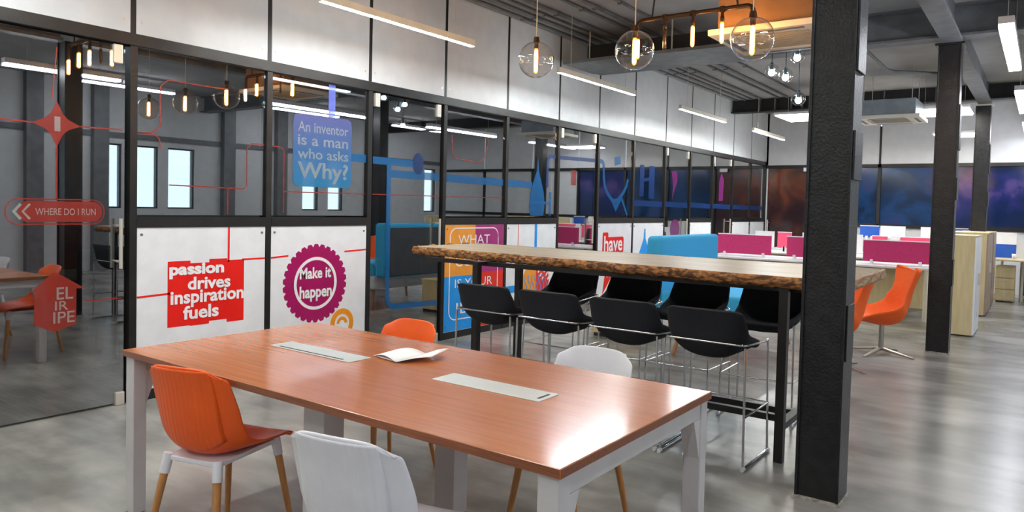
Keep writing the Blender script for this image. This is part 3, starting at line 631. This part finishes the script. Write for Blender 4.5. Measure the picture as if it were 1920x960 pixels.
# ================================================================== CONFERENCE TABLE
TX0, TX1, TY0, TY1 = -3.39, -1.02, 1.643, 2.736
t = thing('conference_table', 'reddish brown veneer conference table on light grey metal legs', 'table', ((TX0+TX1)/2, (TY0+TY1)/2, 0))
top = G().box(TX0, TX1, TY0, TY1, .722, .75).build('tabletop', M_wood, t, True, bevel=.002, seg=1)
G().box(TX0+.002, TX1-.002, TY0-.0015, TY1+.0015, .7225, .7485).build('edge_band', M_woodedge, top, True)
G().box(TX0-.0015, TX1+.0015, TY0+.002, TY1-.002, .7225, .7485).build('edge_band', M_woodedge, top, True)
for sx, x in ((1, TX0+.045), (-1, TX1-.045)):
    for y in (TY0+.04, TY1-.04):
        s = 1 if y < 2 else -1
        g = G(); g.box(x-.035, x+.035, y-.03, y+.03, 0, .722); g.build('leg', M_tleg, t, True, bevel=.004)
        gg = G(); y2 = y+s*.03
        gg.add([(x-.03, y2, .5), (x+.03, y2, .5), (x-.03, y2, .655), (x+.03, y2, .655), (x-.03, y2+s*.06, .655), (x+.03, y2+s*.06, .655)], [(0, 1, 3, 2), (2, 3, 5, 4), (0, 4, 5, 1), (0, 2, 4), (1, 5, 3)]); gg.build('gusset', M_tleg, t, True)
    G().box(x-.03, x+.03, TY0+.07, TY1-.07, .655, .722).build('cross_rail', M_tleg, t, True, bevel=.003, seg=1)
for y in (1.84, 2.6): G().beam((-2.22, y, 0), (-2.22, y, .66), .12, .10).build('leg', M_tleg, t, True, bevel=.004)
G().box(-2.28, -2.16, 1.79, 2.65, .66, .722).build('cross_rail', M_tleg, t, True)
for y in (1.9, 2.5): G().box(TX0+.08, TX1-.08, y-.025, y+.025, .68, .722).build('long_rail', M_tleg, t, True)
for i, (x0, x1, y0, y1) in enumerate(((-2.995, -2.425, 2.145, 2.275), (-1.955, -1.44, 2.16, 2.297))):
    h = G().box(x0, x1, y0, y1, .7495, .7535).build('cable_hatch', M_grommet, t, True, bevel=.0015, seg=1)
    if i == 0: G().box(x0+.06, x1-.06, y0+.012, y0+.022, .753, .7541).build('slot', M_dark, h, True)
    else: G().box(x1-.03, x1-.018, y0+.03, y1-.03, .753, .7541).build('slot', M_dark, h, True)

# paper booklet
bk = thing('booklet', 'open white booklet lying on the conference table', 'booklet', (-2.32, 2.39, .7515), 0)
def page(name, pts, lift):
    P = []
    for i in range(9):
        row = []
        for j in range(5):
            u_, v_ = i/8, j/4; a = Vector(pts[0]).lerp(Vector(pts[1]), u_); b = Vector(pts[3]).lerp(Vector(pts[2]), u_); q_ = a.lerp(b, v_)
            row.append((q_.x, q_.y, .002+lift(u_, v_)))
        P.append(row)
    g = G().sheet([list(r) for r in P], .0012); return g.build(name, M_paper, bk)
page('page', ((-.12, -.085, 0), (.05, -.12, 0), (.03, .1, 0), (-.15, .10, 0)), lambda a, b: .018*math.sin(a*PI)*.8+.003)
page('page', ((.05, -.12, 0), (.15, .0, 0), (.12, .15, 0), (.03, .10, 0)), lambda a, b: .003+.03*math.sin(min(1, a)*PI*.55)*(.6+.4*b))
page('page', ((-.13, -.08, 0), (.05, -.11, 0), (.03, .12, 0), (-.14, .12, 0)), lambda a, b: .001)

# ================================================================== SHELL CHAIRS
def interp(T, t):
    """Catmull-Rom through list of tuples, t 0..1"""
    n = len(T)-1; x = min(max(t*n, 0), n-1e-6); i = int(x); f = x-i
    p = [T[max(i-1, 0)], T[i], T[i+1], T[min(i+2, n)]]
    return [(.5*(2*p[1][k]+(p[2][k]-p[0][k])*f+(2*p[0][k]-5*p[1][k]+4*p[2][k]-p[3][k])*f*f+(3*p[1][k]-p[0][k]-3*p[2][k]+p[3][k])*f**3)) for k in range(len(T[0]))]
M_ribs = {}
def ribbed(name, c):
    m = mat(name, c, .38); nt = m.node_tree; N = nt.nodes; L = nt.links
    tc = N['Texture Coordinate']; wv = N.new('ShaderNodeTexWave'); wv.bands_direction = 'X'; wv.inputs['Scale'].default_value = 14; wv.inputs['Distortion'].default_value = .5; wv.inputs['Detail Scale'].default_value = .5
    L.new(tc.outputs['Object'], wv.inputs['Vector']); bp = N.new('ShaderNodeBump'); bp.inputs['Strength'].default_value = .22; bp.inputs['Distance'].default_value = .008
    L.new(wv.outputs['Fac'], bp.inputs['Height']); L.new(bp.outputs[0], N['Principled BSDF'].inputs['Normal']); return m
M_or_r = ribbed('orange_ribbed_plastic', 'fb6418'); M_wh_r = ribbed('white_ribbed_plastic', 'e9e8ec')
def shell_chair(label, m, rib):
    t = thing('shell_chair', label, 'chair')
    # (y, z, halfwidth, side lift, forward wrap)
    prof = [(.245, .412, .165, .0, 0), (.215, .436, .195, .006, 0), (.11, .430, .208, .026, 0), (0, .421, .213, .05, 0), (-.10, .421, .214, .085, .015), (-.165, .452, .212, .115, .045), (-.195, .53, .210, .085, .06), (-.212, .62, .208, .035, .062), (-.228, .71, .200, .008, .055), (-.243, .768, .194, .0, .045), (-.25, .798, .184, -.006, .035)]
    R_, C_ = 30, 17; P = []
    for i in range(R_):
        y, z, hw, lf, wr = interp(prof, i/(R_-1)); row = []
        for j in range(C_):
            u = -1+2*j/(C_-1); e = abs(u)**2.4
            zz = z+lf*e; yy = y+wr*e
            if i > R_-5: zz -= .012*abs(u)**6*(i-R_+5)
            row.append((u*hw, yy, zz))
        P.append(row)
    sh = G().sheet(P, .010).build('shell', m, t, subd=1)
    # raised rear rim panel with ribs
    P2 = []
    for i in range(20):
        y, z, hw, lf, wr = interp(prof, .48+.47*i/19); row = []
        for j in range(13):
            u = (-1+2*j/12)*.74; e = abs(u)**2.4; row.append((u*hw, yy_ := y+wr*e-.0125, z+lf*e))
        P2.append(row)
    G().sheet(P2, .003).build('rear_panel', rib, sh)
    fr = G(); fr.box(-.135, .135, -.172, .19, .388, .409); fr.box(-.05, .05, -.1, .1, .409, .418)
    fr.build('seat_frame', M_wplastic, t, bevel=.006)
    for sx in (-1, 1):
        for sy in (-1, 1):
            a = Vector((sx*.125, -.163 if sy < 0 else .181, .415)); b = Vector((sx*.18, sy*.235, 0)); mid = a.lerp(b, .17)
            lg = G().prism(mid, b, .0165, .011, 14).build('leg', M_leg, t)
            G().prism(a, a.lerp(b, .19), .021, .0195, 14).build('leg_socket', M_wplastic, lg, label='white plastic socket')
    return t
ch = shell_chair('orange shell chair with beech legs, nearest at left corner of the conference table', M_orange, M_or_r)
chw = shell_chair('white shell chair at the bottom edge of the photo, near side of the table', M_wplastic, M_wh_r)
ch.location = (-2.765, 1.755, 0); ch.rotation_euler.z = .27
chw.location = (-1.635, 1.59, 0); chw.rotation_euler.z = .2
ch['group'] = chw['group'] = 'shell chairs round the conference table'
inst(ch, (-2.85, 2.76, 0), PI, 'orange shell chair behind the far side of the conference table', 'shell chairs round the conference table')
inst(chw, (-1.667, 2.76, 0), PI, 'white shell chair behind the far side of the conference table', 'shell chairs round the conference table')

# ================================================================== BAR TABLE
t = thing('bar_table', 'long live-edge wooden slab bar on black steel trestles', 'table', (-2.6, 4.88, 0))
random.seed(3)
xs = [-4.42+i*(3.55/70) for i in range(71)]
fy = []; by = []
for x in xs:
    u = (x+4.42)/3.55
    fy.append(4.27+.36*(1-u)**1.1+.012*math.sin(x*9)+.008*math.sin(x*23+1)); by.append(5.52+.02*math.sin(x*4)+.01*math.sin(x*17))
fy[0] += .05; by[0] -= .05
zt, zb = 1.082, 1.018
R_ = len(xs); vs = []; ks = 6
for i, x in enumerate(xs):
    jag = .006*math.sin(x*31)+.005*math.sin(x*57+2)
    vs += [(x, fy[i], zt), (x, by[i], zt), (x, fy[i]+.012+jag, zb-.003+jag*.6), (x, by[i]-.01, zb)]
g = G(); f = []
for i in range(R_-1): a = 4*i; b = a+4; f += [(a, b, b+1, a+1), (a+2, a+3, b+3, b+2)]
g.add(vs, f); f2 = []; 
topo = G().add(vs, f); slab = topo.build('slab', M_slabtop, t, True)
# bark edges with relief
e = G(); P = []
for i, x in enumerate([-4.425+k*(3.56/240) for k in range(241)]):
    u = (x+4.42)/3.55; y0 = 4.27+.36*max(0, 1-u)**1.1+.012*math.sin(x*9)+.008*math.sin(x*23+1); row = []
    for k in range(7):
        v = k/6; z = zt+.0005-(zt-zb+.004)*v; row.append((x, y0-.004-.014*math.sin(v*PI)+random.uniform(-.005, .005)*(0 < k), z+random.uniform(-.003, .003)*(0 < k)))
    P.append(row)
P.reverse(); e.sheet(P, .02); bk_ = e.build('bark_edge', M_bark, slab, True)
e = G(); P = []
for i in range(24):
    y = fy[-1]+(by[-1]-fy[-1])*i/23; P.append([(xs[-1]+.004+.004*math.sin(k+i), y, zt-(zt-zb)*k/5) for k in range(6)])
e.sheet(P[::-1], .02); e.build('end_grain', mat('end_grain_wood', 'b48f66', .5, c2='8f6840', scale=6, stretch=(2, 2, 12)), slab, True)
e = G(); P = []
for i in range(24):
    y = fy[0]+(by[0]-fy[0])*i/23; P.append([(xs[0]-.008+.008*math.sin(k*2+i), y, zt-(zt-zb)*k/5) for k in range(6)])
e.sheet(P, .02); e.build('bark_edge', M_bark, slab, True)
e = G(); P = [[(x, by[i]+.004, zt-(zt-zb)*k/4) for k in range(5)] for i, x in enumerate(xs)]
e.sheet(P, .02); e.build('bark_edge', M_bark, slab, True)
for x in (-3.48, -1.2):
    for y in (4.33, 4.88): G().box(x-.025, x+.025, y-.025, y+.025, 0, 1.0).build('leg', M_frame, t, True)
    G().box(x-.025, x+.025, 4.355, 4.855, .19, .23).build('bottom_rail', M_frame, t, True)
    G().box(x-.03, x+.03, 4.30, 5.35, 1.0, 1.02).build('top_plate', M_frame, t, True)
for y in (4.50, 4.68): G().box(-3.455, -1.225, y-.02, y+.02, .19, .23).build('stretcher', M_frame, t, True)
for y in (4.42, 5.2): G().box(-4.1, -1.0, y-.015, y+.015, .985, 1.018).build('under_rail', M_frame, t, True)

# ================================================================== BAR STOOLS
def bar_stool():
    t = thing('bar_stool', '', 'stool')
    prof = [(.215, .645, .18, .0, 0), (.17, .672, .205, .01, 0), (.06, .662, .215, .05, 0), (-.06, .655, .22, .09, 0), (-.155, .652, .222, .115, .02), (-.203, .705, .224, .085, .05), (-.212, .78, .222, .035, .045), (-.222, .84, .222, .008, .035), (-.23, .882, .219, -.002, .028), (-.232, .893, .205, -.004, .02)]
    R_, C_ = 22, 15; P = []
    for i in range(R_):
        y, z, hw, lf, wr = interp(prof, i/(R_-1)); row = []
        for j in range(C_):
            u = -1+2*j/(C_-1); e = abs(u)**(2.6 if i < 8 else min(7, 2.6+(i-8)*.7)); row.append((u*hw, y+wr*e, z+lf*e))
        P.append(row)
    G().sheet(P, lambda a, b: .034+.03*math.sin(min(1, a/.55)*PI)*(1-abs(2*b-1)**2)).build('shell', M_black, t, subd=1)
    sd = bez([(-.235, .20, .675), (-.24, -.235, .705), (.24, -.235, .705), (.235, .20, .675)], 5, .05)
    G().tube(sd, .0065, 8).build('seat_rail', M_chrome, t)
    for sx in (-1, 1):
        for sy in (-1, 1):
            G().tube([(sx*.24, sy*.205-.01, .69), (sx*.25, sy*.22, .012)], .007, 8).build('leg', M_chrome, t)
        G().tube([(sx*.25, -.22, .012), (sx*.25, .22, .012)], .009, 8).build('runner', M_chrome, t)
        G().tube([(sx*.247, -.22, .30), (sx*.247, .22, .30)], .006, 8).build('foot_bar', M_chrome, t)
        g = G()
        for sy in (-1, 1): g.prism((sx*.25, sy*.22-.015, .012), (sx*.25, sy*.22+.015, .012), .013)
        g.build('glide', mat('clear_glide', 'c9cdd0', .2), t)
    G().tube([(-.247, .22, .30), (.247, .22, .30)], .006, 8).build('foot_bar', M_chrome, t)
    return t
st = bar_stool(); first = True
F_ = [(-3.19, 4.26, .0), (-2.65, 4.26, .02), (-2.095, 4.26, .0), (-1.56, 4.25, .0)]
B_ = [(-3.31, 5.28, PI), (-2.72, 5.28, PI+.03), (-2.165, 5.28, PI-.02), (-1.59, 5.28, PI+.04)]
pos = ('leftmost', 'second from left', 'third from left', 'rightmost')
for row, nm, gl in ((F_, 'near side of bar, back to the viewer', 'front row of bar stools'), (B_, 'far side of bar, facing the viewer', 'back row of bar stools')):
    for i, (x, y, a) in enumerate(row):
        lb_ = 'black bar stool, %s, %s' % (pos[i], nm)
        if first: st.location = (x, y, 0); st.rotation_euler.z = a; st['label'] = lb_; st['group'] = gl; first = False
        else: inst(st, (x, y, 0), a, lb_, gl)

# ================================================================== EGG CHAIRS
def egg_chair():
    t = thing('lounge_chair', '', 'chair')
    prof = [(.27, .36, .20, .0, 0), (.25, .40, .24, .015, 0), (.14, .40, .275, .07, 0), (0, .375, .28, .13, 0), (-.13, .385, .26, .17, .04), (-.2, .46, .235, .14, .10), (-.235, .58, .205, .08, .10), (-.26, .70, .21, .035, .09), (-.29, .80, .25, .03, .10), (-.315, .865, .27, .035, .11), (-.32, .885, .25, .02, .11)]
    R_, C_ = 30, 17; P = []
    for i in range(R_):
        y, z, hw, lf, wr = interp(prof, i/(R_-1)); row = []
        for j in range(C_):
            u = -1+2*j/(C_-1); e = abs(u)**2.2; row.append((u*hw, y+wr*e, z+lf*e))
        P.append(row)
    G().sheet(P, lambda a, b: .025+.05*math.sin(min(1, a/.5)*PI)*(1-abs(2*b-1)**2)).build('shell', M_orangefab, t, subd=1)
    G().prism((0, 0, .05), (0, 0, .34), .026, .026, 16).build('post', M_alu, t)
    for k in range(4):
        a = PI/4+k*PI/2; c, s = math.cos(a), math.sin(a); g = G(); q = Vector((-s, c, 0))
        A = Vector((0, 0, .075)); Bp = Vector((c*.34, s*.34, .012))
        vs = [A+q*.024, A-q*.024, A+q*.024-Vector((0, 0, .03)), A-q*.024-Vector((0, 0, .03)), Bp+q*.014, Bp-q*.014, Bp+q*.014-Vector((0, 0, .012)), Bp-q*.014-Vector((0, 0, .012))]
        g.add(vs, [(0, 1, 5, 4), (3, 2, 6, 7), (2, 0, 4, 6), (1, 3, 7, 5), (4, 5, 7, 6), (0, 2, 3, 1)]); g.build('base_arm', M_alu, t, bevel=.004)
    return t
eg = egg_chair(); eg.location = (-1.34, 8.42, 0); eg.rotation_euler.z = PI/2+.48; eg['label'] = 'orange winged lounge chair on a star base, left of the second column'; eg['group'] = 'orange lounge chairs'
inst(eg, (-1.58, 7.40, 0), PI/2+.35, 'orange winged lounge chair half hidden behind the nearest column', 'orange lounge chairs')

# ================================================================== CYAN SOFA
t = thing('high_back_sofa', 'cyan high-back sofa with tapered wooden legs behind the bar', 'sofa', (-2.7, 7.6, 0), 0)
G().box(-.57, -.40, -.8, .8, .45, 1.18).build('backrest', M_cyan, t, bevel=.045, seg=5)
G().box(-.585, -.571, -.74, .74, .47, 1.12).build('added_dark_back', M_greychair, t, bevel=.004, label='charcoal layer added to mute the cyan reflection')  # unseen dark layer, added so the glass reflects less cyan
G().box(-.40, .42, -.8, -.70, .45, .64).build('side_panel', M_cyan, t, bevel=.03, seg=3)
G().box(-.40, .42, .70, .8, .45, .64).build('side_panel', M_cyan, t, bevel=.03, seg=3)
G().box(-.40, .42, -.70, .70, .56, .62).build('seat_cushion', M_cyan, t, bevel=.03, seg=3)
G().box(-.40, .415, -.79, .79, .28, .555).build('base_shell', M_wplastic, t, bevel=.02)
for sx, x in ((-1, -.22), (1, .40)):
    for y in (-.62, .62): G().prism((x, y, .285), (x+sx*.06, y-.1 if y < 0 else y+.1, 0), .03, .014, 12).build('leg', M_leg, t)

t = thing('low_cabinet', 'low maple cabinet on a black plinth behind the cyan sofa', 'cabinet', (-3.85, 7.75, 0))
G().box(-.28, .28, -.5, .5, .04, .42).build('body', M_maple, t); G().box(-.26, .27, -.49, .49, 0, .04).build('plinth', M_dark, t)
G().box(-.29, .29, -.51, .51, .42, .44).build('top', M_maple, t, bevel=.002, seg=1)
for a in (-.49, .01): G().box(.28, .295, a, a+.48, .06, .40).build('door', M_maple, t)

# ================================================================== WORKSTATIONS
def desk_row(label, y, spans, zt_, mats, ztop, zbot, depth=.49, x0=-4.5, x1=-1.24, near=True, far=True):
    t = thing('desk_bench', label, 'desk', ((x0+x1)/2, y, 0))
    n = max(1, round((x1-x0)/1.08)); wdt = (x1-x0)/n
    for k in range(n):
        a, b = x0+k*wdt, x0+(k+1)*wdt
        for yy0, yy1 in ((y-depth, y-.02), (y+.02, y+depth)):
            G().box(a+.002, b-.002, yy0, yy1, zt_-.025, zt_).build('desktop', M_pure, t, True, bevel=.002, seg=1)
        G().box(a+.03, b-.03, y-.012, y+.012, .13, zt_-.03).build('modesty_panel', M_maple, t, True)
    for a in (x0+.03, x1-.05):
        for yy in (y-depth+.05, y+depth-.05): G().prism((a, yy, 0), (a, yy, zt_-.025), .028, n=14).build('leg', M_acwhite, t, True)
    for (a, b, m) in spans:
        p = G().box(a, b, y-.015, y+.015, zbot, ztop).build('screen_panel', m, t, True, bevel=.008, label='fabric screen panel')
        G().box(a, b, y-.017, y+.017, ztop-.002, ztop+.012).build('top_trim', M_wplastic, p, True)
        for xx in (a+.12, b-.12): G().box(xx-.02, xx+.02, y-.035, y+.035, zt_, zbot+.03).build('clamp', M_wplastic, p, True)
    return t
desk_row('near workstation bench with magenta screens', 11.82, [(-4.38, -3.51, M_mag), (-3.27, -2.34, M_mag), (-2.17, -1.30, M_mag)], .735, None, 1.075, .765)
desk_row('middle workstation bench with pink screens', 13.8, [(-4.4, -4.05, M_wplastic), (-3.99, -3.74, M_pink), (-3.55, -2.55, M_wplastic), (-2.4, -2.16, M_pink), (-2.12, -2.0, M_wplastic), (-1.97, -1.52, M_pink)], .735, None, 1.085, .80)
desk_row('far workstation bench with blue and white screens', 15.2, [(-2.86, -2.53, M_blue), (-2.51, -2.09, M_wplastic), (-1.84, -1.5, M_wplastic), (-1.4, -1.1, M_blue)], .735, None, 1.235, 1.02, x0=-4.5, x1=-1.24)
t = thing('desk', 'maple topped desk at the right edge with a blue and white screen', 'desk', (-.1, 15.2, 0))
G().box(-.68, 1.0, 14.95, 15.7, .715, .74).build('desktop', M_maple, t, True, bevel=.002, seg=1)
for x in (-.30, .9): G().prism((x, 15.5, 0), (x, 15.5, .715), .03, n=14).build('leg', M_steel, t, True)
G().prism((-.6, 15.66, 0), (-.6, 15.66, .715), .02, n=14).build('leg', M_steel, t, True)
sp = G().box(-.72, -.405, 15.72, 15.75, .98, 1.19).build('screen_panel', M_wplastic, t, True); G().box(-.72, -.405, 15.72, 15.75, .74, .98).build('screen_panel', M_blue, t, True, label='blue lower screen'); G().box(-.385, 1.0, 15.72, 15.75, .74, 1.06).build('screen_panel', M_white, t, True, label='light grey screen')
t = thing('drawer_pedestal', 'maple three-drawer pedestal under the desk at the right edge', 'cabinet', (-.53, 15.35, 0))
G().box(-.14, .14, -.22, .26, .02, .62).build('body', M_maple, t)
for k in range(3):
    dr = G().box(-.135, .135, -.24, -.22, .035+k*.195, .215+k*.195).build('drawer', M_maple, t, bevel=.003, seg=1); G().box(-.05, .05, -.252, -.24, .17+k*.195, .182+k*.195).build('handle', M_steel, dr)
G().box(-.12, .12, -.2, .2, .0, .02).build('plinth', M_dark, t)

def cabinet(label, x0, x1, y0, y1, h, m_side, group):
    t = thing('storage_cabinet', label, 'cabinet', ((x0+x1)/2, (y0+y1)/2, 0), group=group)
    G().box(x0, x1-.02, y0, y1, .015, h-.02).build('body', M_maple, t, True)
    G().box(x0, x1, y0, y1, h-.02, h).build('top', M_maple, t, True, bevel=.002, seg=1)
    G().box(x0+.02, x1-.03, y0+.02, y1-.02, 0, .015).build('plinth', M_dark, t, True)
    ym = (y0+y1)/2
    for a, b, hy in ((y0, ym-.002, ym-.05), (ym+.002, y1, ym+.05)):
        d = G().box(x1-.02, x1, a, b, .02, h-.022).build('door', m_side, t, True); G().box(x1, x1+.02, hy-.008, hy+.008, h*.5, h*.5+.14).build('handle', M_steel, d, True)
        G().box(x1-.001, x1+.004, a+.01, a+.03, .2, .26).build('hinge', M_steel, d, True)
cabinet('maple storage cabinet with white doors beside the second column', -1.15, -.655, 10.4, 11.18, 1.225, M_pure, 'storage cabinets along the aisle')
cabinet('narrow maple storage cabinet behind the white doored one', -1.16, -.665, 12.68, 13.87, 1.225, M_mapleshade, 'storage cabinets along the aisle')
cabinet('maple storage cabinet farthest along the aisle', -1.16, -.67, 14.19, 14.92, 1.215, M_mapleshade, 'storage cabinets along the aisle')
t = thing('plastic_clip', 'small white cup on the desk at the right edge', 'cup', (-.42, 15.3, .741)); G().lathe([(.001, 0), (.03, 0), (.035, .09), (.031, .09), (.027, .004), (.001, .004)], n=16).build('body', M_wplastic, t)
t.name = 'paper_cup'

# ================================================================== OFFICE CHAIRS
def office_chair(label, mb, ms):
    t = thing('office_chair', label, 'chair')
    G().prism((0, 0, .09), (0, 0, .42), .028, n=12).build('post', M_blackin, t)
    for k in range(5):
        a = k*2*PI/5+.3; c, s = math.cos(a), math.sin(a)
        arm = G().prism((c*.03, s*.03, .10), (c*.29, s*.29, .075), .025, .015, 8).build('base_arm', M_blackin, t)
        g = G()
        for q in (-.016, .016): g.prism((c*.29-s*(q-.008), s*.29+c*(q-.008), .03), (c*.29-s*(q+.008), s*.29+c*(q+.008), .03), .03, n=12)
        g.prism((c*.29, s*.29, .03), (c*.29, s*.29, .08), .007, n=6); g.build('caster', M_blackin, arm)
    P = [[(u*.24, -.22+.46*v, .46+.015*abs(u)**2*2-.02*max(0, v-.8)*5*.5) for u in [-1+.25*k for k in range(9)]] for v in [k/8 for k in range(9)]]
    G().sheet(P[::-1], .06).build('seat', ms, t, subd=1)
    P = [[(u*(.23-.03*v), -.24-.06*v+.05*abs(u)**2, .52+.52*v) for u in [-1+.25*k for k in range(9)]] for v in [k/8 for k in range(9)]]
    G().sheet(P, .04).build('backrest', mb, t, subd=1)
    G().tube([(0, -.05, .42), (0, -.25, .44), (0, -.30, .6)], .02, 8).build('back_bracket', M_blackin, t)
    for s in (-1, 1): G().tube(bez([(s*.2, 0, .44), (s*.3, 0, .46), (s*.3, 0, .66), (s*.3, -.14, .66), (s*.3, .12, .66)][:3]+[(s*.3, .12, .66)], 4, .05), .014, 8).build('armrest', M_blackin, t)
    return t
oc = office_chair('black office chair behind the left glass door', M_blackin, M_blackin); oc.location = (-6.1, 2.95, .002); oc.rotation_euler.z = .6
og = office_chair('grey office chair at the far left edge behind the glass', M_greychair, M_blackin); og.location = (-6.35, 1.75, .002); og.rotation_euler.z = PI-.6
for (x, y, a, lb_) in ((-6.3, 4.95, .4, 'black office chair behind the glass door with blue pipes'), (-6.6, 6.6, 1.2, 'black office chair behind the colour quarters panel')):
    inst(oc, (x, y, .002), a, lb_)
for i, (x, y, a) in enumerate(((-1.6, 12.8, 2.9), (-2.9, 12.8, 3.2), (-4.28, 12.8, 3.0))):
    inst(oc, (x, y, 0), a, 'black office chair between the magenta and pink benches, %s from right' % ('first', 'second', 'third')[i], 'office chairs between the benches')
def office_desk(label, x, y, rz):
    t = thing('office_desk', label, 'desk', (x, y, .002), rz)
    G().box(-.7, .7, -.35, .35, .70, .73).build('desktop', M_maple, t); G().box(-.7, -.66, -.33, .33, 0, .70).build('leg', M_wplastic, t); G().box(.66, .7, -.33, .33, 0, .70).build('leg', M_wplastic, t)
    G().box(-.66, .66, .3, .33, .25, .70).build('modesty_panel', M_wplastic, t)
    G().box(-.7, .7, .36, .39, .73, 1.15).build('screen_panel', mat('red_orange_fabric', 'a5321c', .8), t)
def pedestal(label, x, y, m):
    t = thing('drawer_pedestal', label, 'cabinet', (x, y, .002)); G().box(-.2, .2, -.25, .25, .06, .6).build('body', m, t)
    for k in range(3): G().box(.2, .215, -.24, .24, .075+k*.175, .235+k*.175).build('drawer', m, t)
    for sx in (-.15, .15):
        for sy in (-.2, .2): G().prism((sx-.01, sy, .03), (sx+.01, sy, .03), .03, n=10).build('caster', M_blackin, t)
office_desk('desk with a red screen behind the left glass door', -7.3, 2.7, PI/2)
office_desk('desk with a red screen behind the blue pipe door', -7.4, 6.0, PI/2)
office_desk('desk with a red screen in the third office room', -7.4, 10.3, PI/2)
M_redlac = mat('red_laminate', 'a03020', .5)
pedestal('red drawer pedestal behind the left glass door', -6.8, 2.3, M_redlac)
pedestal('maple drawer pedestal behind the left glass door', -6.72, 3.36, M_maple)
pedestal('maple drawer pedestal behind the blue pipe door', -6.9, 5.05, M_maple)
